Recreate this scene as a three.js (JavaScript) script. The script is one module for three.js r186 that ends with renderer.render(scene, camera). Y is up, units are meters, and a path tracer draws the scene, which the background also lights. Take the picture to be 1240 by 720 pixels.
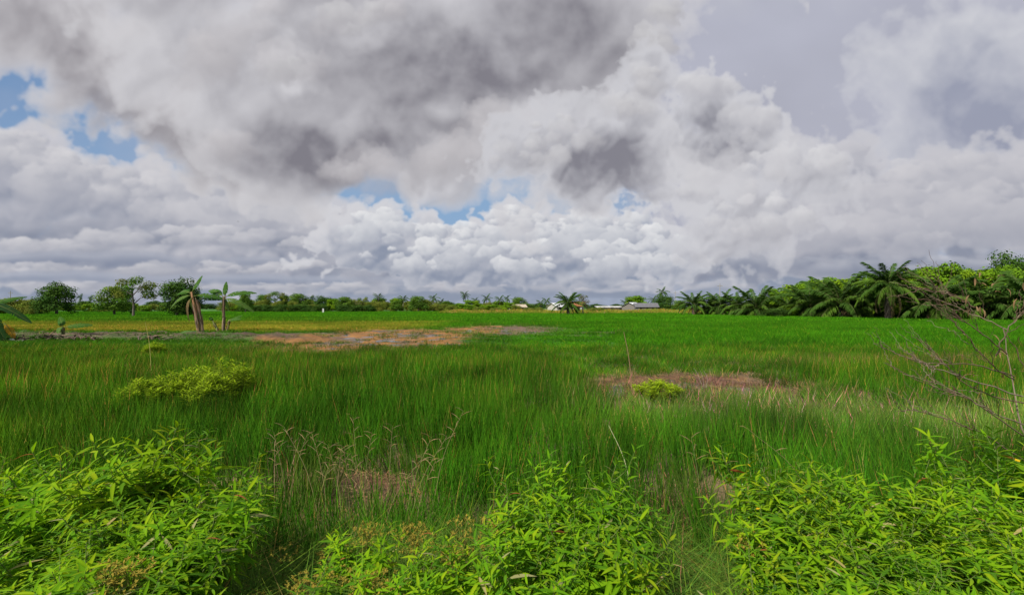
import * as THREE from 'three';
// ---------------------------------------------------------------- random numbers and noise
function rng(seed) { let a = seed >>> 0; return () => { a = (a + 0x6D2B79F5) >>> 0; let t = a; t = Math.imul(t ^ (t >>> 15), t | 1); t ^= t + Math.imul(t ^ (t >>> 7), t | 61); return ((t ^ (t >>> 14)) >>> 0) / 4294967296; }; }
const PERM = new Uint8Array(512), GX = new Float32Array(256), GY = new Float32Array(256);
{ const r = rng(77), p = [...Array(256).keys()]; for (let i = 255; i > 0; i--) { const j = Math.floor(r() * (i + 1)); [p[i], p[j]] = [p[j], p[i]]; }
  for (let i = 0; i < 512; i++) PERM[i] = p[i & 255];
  for (let i = 0; i < 256; i++) { const a = r() * Math.PI * 2; GX[i] = Math.cos(a); GY[i] = Math.sin(a); } }
function noise2(x, y) {                                             // gradient noise, about -0.7 .. 0.7
  const xi = Math.floor(x), yi = Math.floor(y), fx = x - xi, fy = y - yi, X = xi & 255, Y = yi & 255;
  const u = fx * fx * fx * (fx * (fx * 6 - 15) + 10), v = fy * fy * fy * (fy * (fy * 6 - 15) + 10);
  const a = PERM[PERM[X] + Y], b = PERM[PERM[X + 1] + Y], c = PERM[PERM[X] + ((Y + 1) & 255)], d = PERM[PERM[X + 1] + ((Y + 1) & 255)];
  const n0 = GX[a] * fx + GY[a] * fy, n1 = GX[b] * (fx - 1) + GY[b] * fy, n2 = GX[c] * fx + GY[c] * (fy - 1), n3 = GX[d] * (fx - 1) + GY[d] * (fy - 1);
  return (n0 + (n1 - n0) * u) * (1 - v) + (n2 + (n3 - n2) * u) * v;
}
function fbm(x, y, oct = 4, gain = 0.5) { let s = 0, a = 1; for (let o = 0; o < oct; o++) { s += a * noise2(x, y); a *= gain; const t = x * 1.6 + y * 1.2; y = y * 1.6 - x * 1.2 + 7.3; x = t + 3.1; } return s; }
function puff(x, y) {                                               // rounded cells: 1 at a cell's middle, 0 at its seams
  const xi = Math.floor(x), yi = Math.floor(y); let best = 9;
  for (let j = -1; j < 2; j++) for (let i = -1; i < 2; i++) {
    const h = PERM[PERM[(xi + i) & 255] + ((yi + j) & 255)], k = PERM[h + 91];
    const dx = xi + i + h / 255 - x, dy = yi + j + k / 255 - y, d = dx * dx + dy * dy; if (d < best) best = d;
  }
  return 1 - Math.min(1, best);
}
function puffs(x, y, oct = 3, gain = 0.5) { let s = 0, a = 1, n = 0; for (let o = 0; o < oct; o++) { s += a * puff(x, y); n += a; a *= gain; const t = x * 1.72 + y * 1.1; y = y * 1.72 - x * 1.1 + 11.7; x = t + 5.3; } return s / n; }
const clamp = (v, a = 0, b = 1) => v < a ? a : v > b ? b : v;
const smooth = (a, b, v) => { const t = clamp((v - a) / (b - a)); return t * t * (3 - 2 * t); };
const mixn = (a, b, t) => a + (b - a) * t;
const lin = (c) => { c /= 255; return c <= 0.04045 ? c / 12.92 : Math.pow((c + 0.055) / 1.055, 2.4); };
const L3 = (r, g, b) => [lin(r), lin(g), lin(b)];
// ---------------------------------------------------------------- the sky: air and clouds, drawn on a chart (the plane one unit north of the eye) and wrapped round the horizon
const EXPOSURE = 1.25, CLOUDS = 0.96, F = 554, PX0 = 620, PY0 = 371;
function cloudChart() {
  const X0 = -260, Y0 = -260, W = 1760, H = 640;                   // chart cells are 1/554 of a unit; x = 620, y = 371 is due north on the horizon
  const rgb = new Float32Array(W * H * 3), field = new Float32Array(W * H);
  const ellipse = (x, y, e) => { const c = Math.cos(e[4] || 0), s = Math.sin(e[4] || 0), dx = x - e[0], dy = y - e[1], a = (dx * c + dy * s) / e[2], b = (dy * c - dx * s) / e[3]; return 1 - Math.sqrt(a * a + b * b); };
  // clear air and high veil
  const blueTop = L3(112, 148, 192), blueLow = L3(138, 174, 211), hazeLow = L3(160, 172, 194), veil = L3(180, 182, 197);
  for (let j = 0; j < H; j++) for (let i = 0; i < W; i++) {
    const x = i + X0, y = j + Y0, n = fbm(x / 210 + 3, y / 120 + 9, 4);
    let v = smooth(700, 830, x + 60 * n) * smooth(360, 250, y + 40 * n) + 0.28 * smooth(-0.1, 0.5, n);
    const t = smooth(60, 290, y), h = smooth(285, 350, y), o = (j * W + i) * 3;
    v = clamp(v + 0.08 + 0.85 * smooth(250, 330, x + 50 * n) * smooth(205, 140, y + 30 * n) + 0.85 * smooth(90, 40, y - x * 0.2 + 40 * n));
    for (let k = 0; k < 3; k++) rgb[o + k] = mixn(mixn(mixn(blueTop[k], blueLow[k], t), hazeLow[k], h), veil[k] * (1 + 0.10 * n), v);
  }
  const soft = new Float32Array(W * H);
  function layer(o) {
    const [bx0, by0, bx1, by1] = o.box, i0 = Math.max(0, bx0 - X0), i1 = Math.min(W, bx1 - X0), j0 = Math.max(0, by0 - Y0), j1 = Math.min(H, by1 - Y0);
    field.fill(0); soft.fill(0);
    for (let j = j0; j < j1; j++) for (let i = i0; i < i1; i++) {
      const x = i + X0, y = j + Y0, sq = o.squash || 1;
      const wx = x + o.warp * fbm(x / o.warpSize, y * sq / o.warpSize + 40 + o.seed, 3), wy = y + o.warp / sq * fbm(x / o.warpSize + 70, y * sq / o.warpSize + o.seed, 3);
      let s = -1; for (const e of o.shapes) { const v = ellipse(wx, wy, e) * (e[5] || 1); if (v > s) s = v; }
      if (s < -0.75) continue;
      const ux = wx / o.size + o.seed, uy = wy * sq / o.size + 5, b0 = puffs(ux, uy, 2, 0.4) - 0.62, b1 = puffs(ux * 2.7 + 3, uy * 2.7, 2, 0.5) - 0.62, f0 = fbm(wx / (o.size * 1.2) + o.seed, wy * sq / (o.size * 1.2), o.thick ? 5 : 2, 0.5), f1 = fbm(x / (o.size * 0.3) + o.seed, y * sq / (o.size * 0.3), 4, 0.55);
      const base = s * o.body + b0 * o.billow + f0 * o.wisp + (o.lift || 0);
      soft[j * W + i] = Math.max(0, base + b1 * (o.thick ? 0.3 : 0.16) * o.billow);
      field[j * W + i] = Math.max(0, base + b1 * 0.3 * o.billow + f1 * 0.36 * o.wisp);
    }
    const cb = L3(...o.bright), cd = L3(...o.dark), cr = L3(...(o.rim || o.bright)), steps = o.steps || 9, st = o.step || 7, gr = o.grad || 5;
    for (let j = j0; j < j1; j++) for (let i = i0; i < i1; i++) {
      const f = field[j * W + i]; if (f <= 0.001) continue;
      const x = i + X0, y = j + Y0, alpha = 1 - Math.exp(-f * (o.opaque || 6));
      let depth = 0;                                                // light comes down from above: gather what lies over this point
      for (let k = 1; k <= steps; k++) { const jj = j - Math.round(k * st), ii = i - Math.round(k * st * (o.slant ?? 0.22)); if (jj < 0 || ii < 0 || ii >= W) break; depth += Math.min(0.6, soft[jj * W + ii]) * (1 - k / (steps + 3)); }
      const gx = soft[j * W + Math.min(W - 1, i + gr)] - soft[j * W + Math.max(0, i - gr)], gy = soft[Math.min(H - 1, j + gr) * W + i] - soft[Math.max(0, j - gr) * W + i];
      let lit = Math.exp(-depth * o.shade) + (gy * 0.9 + gx * 0.35) * (o.relief || 1) * 0.45;
      if (o.thick) { const gf = 2, hx = soft[j * W + Math.min(W - 1, i + gf)] - soft[j * W + Math.max(0, i - gf)], hy = soft[Math.min(H - 1, j + gf) * W + i] - soft[Math.max(0, j - gf) * W + i]; lit = 0.45 * lit + 0.62 * Math.exp(-soft[j * W + i] * o.thick) + (hy * 0.9 + hx * 0.35) * 0.4 + (o.base || 0); }
      if (o.tones) { const ex = 46 * fbm(x / 75, y / 75 + 3, 4, 0.55), ey = 46 * fbm(x / 75 + 9, y / 75, 4, 0.55), em = 1.3 + 0.6 * fbm(x / 44 + 5, y / 44, 4, 0.55); for (const t of o.tones) { const e = ellipse(x + ex, y + ey, t); if (e > 0) lit += t[5] * e * e * (3 - 2 * e) * em; } }
      lit = clamp(lit * (1 - (o.floor || 0)) + (o.floor || 0) + (o.detail || 0.1) * fbm(x / 40, y * (o.squash || 1) / 40, 6, 0.56), 0, 1.15);
      const thin = Math.exp(-f * 5), q = (j * W + i) * 3;
      for (let k = 0; k < 3; k++) { const c = mixn(mixn(cd[k], cb[k], Math.min(1, lit)), cr[k], thin * 0.5 * Math.min(1, lit + 0.2)); rgb[q + k] = mixn(rgb[q + k], c, alpha * (o.alpha || 1)); }
    }
  }
  function heap(o) {                                                // rounded heads, far ones first: each is lit on its crown and fades into the mass below it
    const r = rng(o.seed * 131 + 7), list = [], cb = L3(...o.bright), cd = L3(...o.dark), sq = o.squash || 1;
    for (const e of o.shapes) for (let k = 0; k < e[5]; k++) {
      const a = r() * Math.PI * 2, d = Math.sqrt(r()), x = e[0] + Math.cos(a) * d * e[2], y = e[1] + Math.sin(a) * d * e[3], top = clamp((y - e[1]) / e[3] * 0.5 + 0.5);
      list.push([x, y, mixn(o.rmin, o.rmax, Math.pow(r(), 1.6)) * mixn(0.65, 1.1, top), r(), mixn(1, o.low ?? 0.55, top)]);
    }
    list.sort((a, b) => a[1] + a[2] * 0.4 - b[1] - b[2] * 0.4);
    for (const [px, py, pr, h, lift] of list) {
      const rx = pr * (1 + 0.35 * h), ry = pr / sq;
      for (let j = Math.max(0, Math.floor(py - ry * 1.5 - Y0)); j < Math.min(H, py + ry * 1.3 - Y0); j++) for (let i = Math.max(0, Math.floor(px - rx * 1.5 - X0)); i < Math.min(W, px + rx * 1.5 - X0); i++) {
        const x = i + X0, y = j + Y0, n = fbm(x / (pr * 0.9) + h * 50, y * sq / (pr * 0.9), 4, 0.55), n2 = fbm(x / (pr * 0.9) + 90 + h * 50, y * sq / (pr * 0.9) + 20, 3, 0.55);
        const u = (x - px) / rx + n * 0.42, v = (y - py) / ry + n2 * 0.42, d2 = u * u + v * v; if (d2 > 1) continue;
        const nz = Math.sqrt(1 - d2), cover = smooth(0, o.edge || 0.5, nz) * smooth(0.75, -0.15, v) * (o.alpha || 0.9);
        const lit = clamp((0.34 - 0.62 * v - 0.16 * u + 0.22 * nz) * lift + 0.12 * n), q = (j * W + i) * 3;
        for (let k = 0; k < 3; k++) rgb[q + k] = mixn(rgb[q + k], mixn(cd[k], cb[k], lit), cover);
      }
    }
  }
  // far streaky banks low over the horizon
  layer({ seed: 3, box: [-260, 265, 1500, 380], shapes: [[60, 330, 420, 42], [420, 335, 260, 32], [560, 350, 300, 16], [760, 352, 130, 10], [700, 336, 130, 12], [1000, 330, 180, 34], [1250, 335, 240, 40]], warp: 16, warpSize: 60, size: 46, squash: 3.0, body: 0.5, billow: 0.75, wisp: 0.55, lift: 0.06, bright: [204, 203, 210], dark: [142, 152, 172], shade: 2.2, step: 2.4, steps: 7, opaque: 5, relief: 3, grad: 2 });
  heap({ seed: 4, shapes: [[60, 342, 330, 14, 46], [420, 345, 260, 10, 40], [700, 345, 160, 7, 12], [1050, 345, 240, 8, 20]].map((e) => [e[0], e[1], e[2], e[3], 0, e[4]]), rmin: 12, rmax: 34, squash: 2.8, bright: [208, 206, 211], dark: [146, 155, 174], alpha: 0.75, edge: 0.7 });
  // right hand: thin broad sheet with a bright edge, bluish inside
  layer({ seed: 21, box: [960, -260, 1500, 330], shapes: [[1240, 120, 185, 120, -0.1], [1170, 66, 120, 56, -0.4]], warp: 40, warpSize: 90, size: 110, thick: 1.6, base: 0.1, detail: 0.2, body: 0.8, billow: 0.45, wisp: 0.55, bright: [212, 213, 219], dark: [152, 157, 177], shade: 0.4, step: 8, steps: 8, opaque: 4.5, alpha: 0.9, relief: 2.5, tones: [[1190, 150, 130, 70, -0.2, -0.4]] });
  layer({ seed: 25, box: [820, -260, 1500, 120], shapes: [[930, -10, 90, 26], [1200, -120, 260, 90]], warp: 24, warpSize: 70, size: 90, body: 0.5, billow: 0.3, wisp: 0.5, bright: [206, 207, 214], dark: [170, 174, 190], shade: 1.0, opaque: 1.6, alpha: 0.8 });
  // right hand: low cumulus bank
  const bank = [[1185, 240, 150, 58], [1330, 240, 170, 90], [1060, 262, 150, 62], [940, 236, 110, 80], [1010, 205, 66, 40], [905, 180, 55, 40], [860, 285, 70, 52], [1000, 310, 190, 34]];
  layer({ seed: 8, box: [740, 60, 1500, 378], shapes: bank, warp: 20, warpSize: 64, size: 62, squash: 1.25, body: 0.75, billow: 0.6, wisp: 0.4, bright: [200, 199, 206], dark: [140, 146, 164], rim: [216, 216, 220], shade: 0.36, step: 7, steps: 8, opaque: 9, relief: 2.2, floor: 0.12, tones: [[1120, 322, 200, 26, 0, -0.7], [930, 300, 110, 40, 0.3, -0.15], [870, 322, 46, 26, 0, -0.7], [1180, 262, 100, 24, 0, -0.3]] });
  heap({ seed: 9, shapes: [[1190, 222, 110, 30, 0, 22], [1060, 245, 120, 40, 0, 34], [1160, 262, 120, 24, 0, 26], [1000, 285, 150, 20, 0, 30], [1330, 230, 110, 50, 0, 26], [1010, 200, 50, 24, 0, 9]], rmin: 14, rmax: 52, squash: 1.35, bright: [216, 214, 218], dark: [150, 154, 170], alpha: 0.62, edge: 0.68 });
  layer({ seed: 10, box: [830, 280, 1500, 378], shapes: [[1120, 326, 240, 14], [900, 318, 60, 18], [1300, 322, 170, 14]], warp: 14, warpSize: 60, size: 70, squash: 3, body: 0.6, billow: 0.4, wisp: 0.5, bright: [184, 187, 198], dark: [134, 142, 162], shade: 2, step: 3, steps: 5, opaque: 4, alpha: 0.75 });
  // left hand: high rounded cumulus above long banks
  layer({ seed: 5, box: [-260, 80, 640, 378], shapes: [[-20, 217, 117, 64], [55, 227, 94, 57], [150, 250, 110, 54], [265, 262, 110, 50], [370, 290, 110, 46], [-160, 230, 160, 90], [200, 318, 260, 40], [440, 310, 90, 36]], warp: 18, warpSize: 58, size: 54, squash: 1.25, body: 0.8, billow: 0.7, wisp: 0.34, bright: [204, 203, 210], dark: [138, 145, 164], rim: [218, 218, 222], shade: 0.34, step: 6, steps: 8, opaque: 10, relief: 2.2, floor: 0.12, tones: [[60, 285, 110, 16, 0.05, -0.35], [170, 305, 110, 14, 0, -0.25], [300, 276, 70, 18, 0, -0.15], [60, 318, 170, 14, 0, -0.3], [330, 318, 120, 14, 0, -0.2]] });
  const leftHeads = { bright: [222, 220, 223], dark: [146, 151, 168], alpha: 0.68, edge: 0.7, squash: 1.25, low: 0.6 };
  heap({ ...leftHeads, seed: 6, shapes: [[10, 195, 70, 24, 0, 7], [-150, 215, 120, 40, 0, 9], [85, 222, 60, 22, 0, 6], [190, 245, 80, 22, 0, 8], [300, 262, 80, 20, 0, 8]], rmin: 26, rmax: 52 });
  heap({ ...leftHeads, seed: 7, shapes: [[15, 176, 60, 18, 0, 10], [85, 204, 50, 16, 0, 8], [120, 215, 30, 14, 0, 5], [215, 228, 70, 14, 0, 12], [310, 246, 70, 12, 0, 10], [390, 268, 50, 14, 0, 8]], rmin: 11, rmax: 26, alpha: 0.7, edge: 0.8 });
  const streak = { warp: 12, warpSize: 60, size: 80, squash: 3.2, body: 0.7, billow: 0.35, wisp: 0.5, shade: 1, step: 3, steps: 4, opaque: 4, alpha: 0.9 };
  layer({ ...streak, seed: 61, box: [-260, 240, 640, 330], shapes: [[40, 279, 120, 15], [-150, 285, 140, 16], [215, 284, 110, 11], [340, 290, 70, 9]], bright: [166, 169, 182], dark: [128, 136, 156] });
  heap({ ...leftHeads, seed: 71, shapes: [[250, 288, 190, 8, 0, 18], [40, 297, 130, 7, 0, 12], [420, 296, 60, 8, 0, 8]], rmin: 12, rmax: 36, squash: 1.9, alpha: 0.7 });
  layer({ ...streak, seed: 62, box: [-260, 280, 640, 350], shapes: [[90, 313, 150, 10], [-140, 315, 130, 10], [310, 316, 130, 8]], bright: [166, 171, 186], dark: [132, 141, 163] });
  heap({ ...leftHeads, seed: 72, shapes: [[80, 324, 220, 5, 0, 16], [340, 325, 140, 6, 0, 14]], rmin: 10, rmax: 30, squash: 2.5, alpha: 0.7 });
  layer({ ...streak, seed: 63, box: [-260, 310, 860, 371], shapes: [[60, 336, 190, 7], [330, 338, 170, 6], [560, 340, 120, 6]], bright: [168, 174, 190], dark: [136, 147, 170] });
  heap({ ...leftHeads, seed: 73, shapes: [[130, 346, 280, 5, 0, 22], [480, 348, 160, 5, 0, 14], [760, 350, 70, 3, 0, 4]], rmin: 8, rmax: 26, squash: 3, alpha: 0.6 });
  // over the houses: bright heaped cumulus
  const heads = [[450, 290, 62, 40], [520, 300, 60, 34], [570, 300, 50, 36], [632, 292, 56, 44], [690, 300, 60, 40], [735, 292, 66, 44], [790, 305, 60, 30], [620, 318, 210, 22]];
  layer({ seed: 13, box: [330, 200, 920, 378], shapes: heads, warp: 14, warpSize: 40, size: 34, squash: 1.15, body: 0.85, billow: 0.8, wisp: 0.34, bright: [210, 210, 216], dark: [142, 151, 171], rim: [228, 228, 231], shade: 0.42, step: 5, steps: 8, opaque: 14, relief: 2.4, floor: 0.14, grad: 3, tones: [[640, 332, 200, 14, 0, -0.4], [505, 322, 90, 12, 0, -0.25], [468, 300, 26, 22, 0, -0.25], [655, 296, 26, 24, 0.2, -0.25]] });
  heap({ seed: 14, shapes: [[450, 276, 40, 20, 0, 16], [520, 290, 44, 16, 0, 14], [570, 292, 34, 16, 0, 10], [626, 276, 32, 22, 0, 18], [690, 286, 40, 20, 0, 16], [735, 280, 42, 22, 0, 18], [790, 298, 40, 16, 0, 14], [620, 308, 190, 12, 0, 46], [640, 322, 180, 8, 0, 36]], rmin: 7, rmax: 24, squash: 1.2, bright: [240, 240, 241], dark: [142, 150, 170], alpha: 0.85, edge: 0.5 });
  // two dark bellied cumulus right of the middle
  layer({ seed: 35, box: [720, 20, 1120, 378], shapes: [[900, 240, 90, 70], [960, 215, 80, 46], [875, 285, 60, 46]], thick: 0.7, base: 0.1, detail: 0.16, warp: 18, warpSize: 50, size: 40, body: 0.8, billow: 0.7, wisp: 0.5, bright: [206, 206, 212], dark: [138, 138, 149], rim: [226, 226, 229], shade: 0.1, step: 6, steps: 8, opaque: 3.2, relief: 1.8, tones: [[868, 160, 90, 76, 0, -0.42], [880, 230, 120, 60, 0, 0.12], [930, 262, 60, 40, 0.3, -0.2], [850, 205, 40, 30, 0, -0.15]] });
  layer({ seed: 31, box: [720, 20, 1120, 378], shapes: [[866, 138, 52, 52], [905, 165, 46, 44], [848, 190, 46, 60]], thick: 0.7, base: 0.1, detail: 0.16, warp: 18, warpSize: 50, size: 40, body: 0.8, billow: 0.7, wisp: 0.5, bright: [206, 206, 212], dark: [138, 138, 149], rim: [226, 226, 229], shade: 0.1, step: 6, steps: 8, opaque: 8, relief: 1.8, tones: [[868, 160, 90, 76, 0, -0.42], [880, 230, 120, 60, 0, 0.12], [930, 262, 60, 40, 0.3, -0.2], [850, 205, 40, 30, 0, -0.15]] });
  heap({ seed: 32, shapes: [[856, 104, 40, 10, 0, 16], [905, 140, 30, 16, 0, 6], [960, 200, 70, 20, 0, 12], [870, 225, 50, 26, 0, 12], [920, 270, 70, 30, 0, 14]], rmin: 9, rmax: 28, bright: [232, 231, 233], dark: [166, 166, 176], alpha: 0.66, edge: 0.9 });
  // overhead: wide soft grey masses
  layer({ seed: 47, box: [-260, -260, 620, 330], shapes: [[125, 52, 185, 96, 0.5], [50, 8, 200, 104, 0.35], [220, 150, 120, 54, 0.55], [290, 200, 100, 36, 0.6], [-150, -50, 220, 110], [60, -150, 330, 140]], warp: 34, warpSize: 100, size: 105, thick: 1.3, base: 0.04, detail: 0.1, body: 0.9, billow: 0.45, wisp: 0.5, bright: [208, 206, 210], dark: [136, 132, 139], rim: [220, 218, 219], shade: 0.07, step: 9, steps: 6, opaque: 8, relief: 2.4, grad: 9, floor: 0.03, tones: [[150, 145, 190, 60, 0.5, -0.34], [120, 40, 110, 60, 0.4, 0.12], [225, 40, 50, 60, 0.3, 0.35], [250, 180, 34, 26, 0.8, 0.25], [70, 70, 130, 44, 0.5, -0.2], [30, 20, 100, 24, 0.4, -0.15]] });
  layer({ seed: 41, box: [60, -260, 980, 340], shapes: [[480, 90, 290, 130, 0.1], [700, 10, 130, 120, 0.1], [420, 182, 165, 52, 0.05], [600, -160, 420, 150], [330, -60, 250, 120], [545, 150, 80, 44, 0.5], [740, 40, 70, 80, 0.3]], warp: 46, warpSize: 120, size: 120, thick: 1.5, base: 0.06, detail: 0.1, body: 0.8, billow: 0.5, wisp: 0.44, lift: 0.16, bright: [207, 206, 211], dark: [130, 128, 137], rim: [218, 217, 220], shade: 0.1, step: 10, steps: 5, opaque: 7.5, relief: 2.6, grad: 9, floor: 0.05, tones: [[480, 60, 230, 100, 0.35, -0.3], [660, 30, 180, 110, 0, -0.34], [390, 190, 180, 60, 0.15, -0.42], [345, 85, 50, 36, 0, 0.35], [420, 20, 90, 40, 0, 0.22], [300, 30, 60, 60, 0, 0.12], [640, 140, 70, 40, 0, 0.35], [500, 215, 70, 22, 0.4, 0.4], [700, 90, 60, 60, 0, 0.1], [430, 130, 200, 60, 0.2, -0.1], [570, 85, 200, 70, 0.1, -0.2], [450, 172, 150, 50, 0, -0.2]] });
  heap({ seed: 44, shapes: [[450, 212, 60, 14, 0, 8], [540, 200, 46, 18, 0, 8], [600, 165, 50, 30, 0, 9], [345, 85, 36, 18, 0, 5], [310, 40, 40, 30, 0, 5], [430, 20, 50, 18, 0, 6], [270, 175, 24, 20, 0, 5], [255, 60, 16, 34, 0, 6]], rmin: 16, rmax: 46, bright: [216, 213, 216], dark: [150, 147, 153], alpha: 0.42, edge: 0.97, low: 0.7 });
  heap({ seed: 43, shapes: [[808, 14, 16, 16, 0, 8], [792, 50, 14, 20, 0, 7], [776, 88, 14, 20, 0, 7], [345, 80, 30, 14, 0, 4], [430, 20, 40, 20, 0, 5]], rmin: 10, rmax: 26, bright: [218, 217, 219], dark: [166, 164, 170], alpha: 0.6, edge: 0.85 });
  layer({ seed: 17, box: [520, 20, 900, 320], shapes: [[752, 170, 62, 66], [700, 190, 70, 56], [765, 140, 40, 42], [662, 170, 84, 44, -0.3], [780, 95, 26, 40]], thick: 1.0, base: 0.1, detail: 0.16, warp: 18, warpSize: 52, size: 44, body: 0.85, billow: 0.7, wisp: 0.5, bright: [205, 205, 211], dark: [134, 133, 143], rim: [218, 217, 220], shade: 0.12, step: 6, steps: 9, opaque: 6.5, relief: 1.8, tones: [[736, 208, 120, 84, 0.15, -0.34], [690, 225, 100, 50, 0, -0.16], [675, 178, 36, 40, 0, 0.15], [745, 205, 60, 40, 0.2, -0.16]] });
  heap({ seed: 18, shapes: [[765, 130, 26, 12, 0, 12], [784, 95, 10, 26, 0, 10], [680, 165, 40, 26, 0, 9], [640, 190, 50, 20, 0, 8]], rmin: 8, rmax: 22, bright: [224, 223, 225], dark: [168, 166, 172], alpha: 0.48, edge: 0.95 });
  return { rgb, X0, Y0, W, H };
}
function makeSky() {
  const chart = cloudChart(), W = 4096, H = 2048, data = new Float32Array(W * H * 4), out = [0, 0, 0];
  const cW = 1024, cH = 256, coarse = new Float32Array(cW * cH * 3);  // the rest of the sky: the same broken cloud, drawn coarser
  const bright = L3(204, 203, 208), dark = L3(140, 139, 148), blue = L3(105, 150, 200), haze = L3(165, 176, 198);
  for (let j = 0; j < cH; j++) for (let i = 0; i < cW; i++) {
    const el = (j + 0.5) / cH * Math.PI / 2, az = (i + 0.5) / cW * Math.PI * 2, px = Math.cos(az) * Math.cos(el) / (Math.sin(el) + 0.12), py = Math.sin(az) * Math.cos(el) / (Math.sin(el) + 0.12);
    const n = fbm(px * 1.1 + 20, py * 1.1 + 20, 5, 0.55), b = puffs(px * 1.4 + 4, py * 1.4 + 8, 3), f = clamp(0.34 + n * 0.9 + (b - 0.6) * 0.5), a = 1 - Math.exp(-f * 6), o = (j * cW + i) * 3, h = smooth(0.3, 0, el) * 0.5;
    const lit = clamp(0.95 - f * 0.75 + 0.3 * fbm(px * 3, py * 3, 3));
    for (let k = 0; k < 3; k++) coarse[o + k] = mixn(mixn(mixn(blue[k], haze[k], h * 2), mixn(dark[k], bright[k], lit), a), haze[k], h * 0.5);
  }
  const below = L3(120, 126, 124);
  for (let j = 0; j < H; j++) {
    const el = (j + 0.5) / H * Math.PI - Math.PI / 2, y = Math.sin(el), ce = Math.cos(el);
    for (let i = 0; i < W; i++) {
      const q = (j * W + i) * 4; data[q + 3] = 1;
      if (el < 0) { for (let k = 0; k < 3; k++) data[q + k] = below[k] / EXPOSURE; continue; }
      const az = ((i + 0.5) / W - 0.5) * Math.PI * 2, x = ce * Math.cos(az), z = ce * Math.sin(az);
      const u = ((az / (Math.PI * 2) + 1) % 1) * cW - 0.5, v = el / (Math.PI / 2) * cH - 0.5, i0 = Math.floor(u), j0 = Math.floor(v), fu = u - i0, fv = v - j0;
      const a = ((i0 + cW) % cW), b = (i0 + 1 + cW) % cW, c = clamp(j0, 0, cH - 1), d = clamp(j0 + 1, 0, cH - 1);
      for (let k = 0; k < 3; k++) out[k] = mixn(mixn(coarse[(c * cW + a) * 3 + k], coarse[(c * cW + b) * 3 + k], fu), mixn(coarse[(d * cW + a) * 3 + k], coarse[(d * cW + b) * 3 + k], fu), fv);
      if (z < -0.2) {
        const gx = PX0 - F * x / z - chart.X0 - 0.5, gy = PY0 + F * y / z - chart.Y0 - 0.5;
        if (gx > 1 && gy > 1 && gx < chart.W - 2 && gy < chart.H - 2) {
          const w = smooth(0, 200, Math.min(gx, chart.W - gx)) * smooth(0, 200, gy), xi = Math.floor(gx), yi = Math.floor(gy), fx = gx - xi, fy = gy - yi, p = (yi * chart.W + xi) * 3, r = p + chart.W * 3;
          for (let k = 0; k < 3; k++) out[k] = mixn(out[k], CLOUDS * mixn(mixn(chart.rgb[p + k], chart.rgb[p + 3 + k], fx), mixn(chart.rgb[r + k], chart.rgb[r + 3 + k], fx), fy), w);
        }
      }
      for (let k = 0; k < 3; k++) data[q + k] = out[k] / EXPOSURE;
    }
  }
  const t = new THREE.DataTexture(data, W, H, THREE.RGBAFormat, THREE.FloatType);
  t.mapping = THREE.EquirectangularReflectionMapping; t.magFilter = t.minFilter = THREE.LinearFilter; t.needsUpdate = true;
  return t;
}
// ---------------------------------------------------------------- camera, sky, sun, exposure
const scene = new THREE.Scene();
const EYE = 2.2;
const camera = new THREE.PerspectiveCamera(2 * Math.atan(360 / F) * 180 / Math.PI, 1240 / 720, 0.1, 6000);
camera.position.set(0, EYE, 0); camera.lookAt(0, EYE, -10); camera.setViewOffset(1240, 720, 0, 360 - PY0, 1240, 720);
scene.add(camera);
const renderer = new THREE.WebGLRenderer({ antialias: true });
renderer.setSize(1024, 594); renderer.toneMapping = THREE.LinearToneMapping; renderer.toneMappingExposure = EXPOSURE;
renderer.shadowMap.enabled = true; renderer.shadowMap.type = THREE.PCFSoftShadowMap;
const T0 = Date.now(), stamp = (s) => console.log(s, ((Date.now() - T0) / 1000).toFixed(1) + ' s');
scene.background = scene.environment = makeSky(); stamp('sky');
const sun = new THREE.DirectionalLight(new THREE.Color(1, 0.95, 0.86), 4.6);
sun.position.set(-50, 78, 46); sun.target.position.set(0, 0, -20); sun.castShadow = true; sun.shadow.radius = 1.5; sun.shadow.mapSize.set(4096, 4096);
Object.assign(sun.shadow.camera, { left: -140, right: 140, top: 140, bottom: -140, near: 1, far: 420 }); sun.shadow.bias = -0.0005;
scene.add(sun, sun.target);
// ---------------------------------------------------------------- helpers: objects
const taken = new Map();
function numbered(n) { const k = taken.get(n) || 0; taken.set(n, k + 1); return k ? n + '_' + String(k).padStart(3, '0') : n; }
function shadows(o) { o.traverse((m) => { if (m.isMesh) { m.castShadow = true; m.receiveShadow = true; } }); return o; }
function tag(o, label, category, group, kind) { o.userData.label = label; o.userData.category = category; if (group) o.userData.group = group; if (kind) o.userData.kind = kind; return o; }
function thing(name, label, category, group, x = 0, y = 0, z = 0, turn = 0) { const o = new THREE.Group(); o.name = numbered(name); o.position.set(x, y, z); o.rotation.y = turn; scene.add(o); return tag(o, label, category, group); }
function part(name, geo, mat, parent) { const m = new THREE.Mesh(geo, mat); m.name = name; m.castShadow = m.receiveShadow = true; parent.add(m); return m; }
function structure(name, geo, mat) { const m = part(name, geo, mat, scene); m.userData.kind = 'structure'; return m; }
function copyOf(o, x, y, z, turn, scale, label, group) { const c = o.clone(); c.name = numbered(o.userData.base || o.name); scene.add(c); c.position.set(x, y, z); c.rotation.y = turn; if (Array.isArray(scale)) c.scale.set(...scale); else c.scale.setScalar(scale); if (label) c.userData.label = label; if (group) c.userData.group = group; return c; }
const V = (x, y, z) => new THREE.Vector3(x, y, z);
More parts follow.
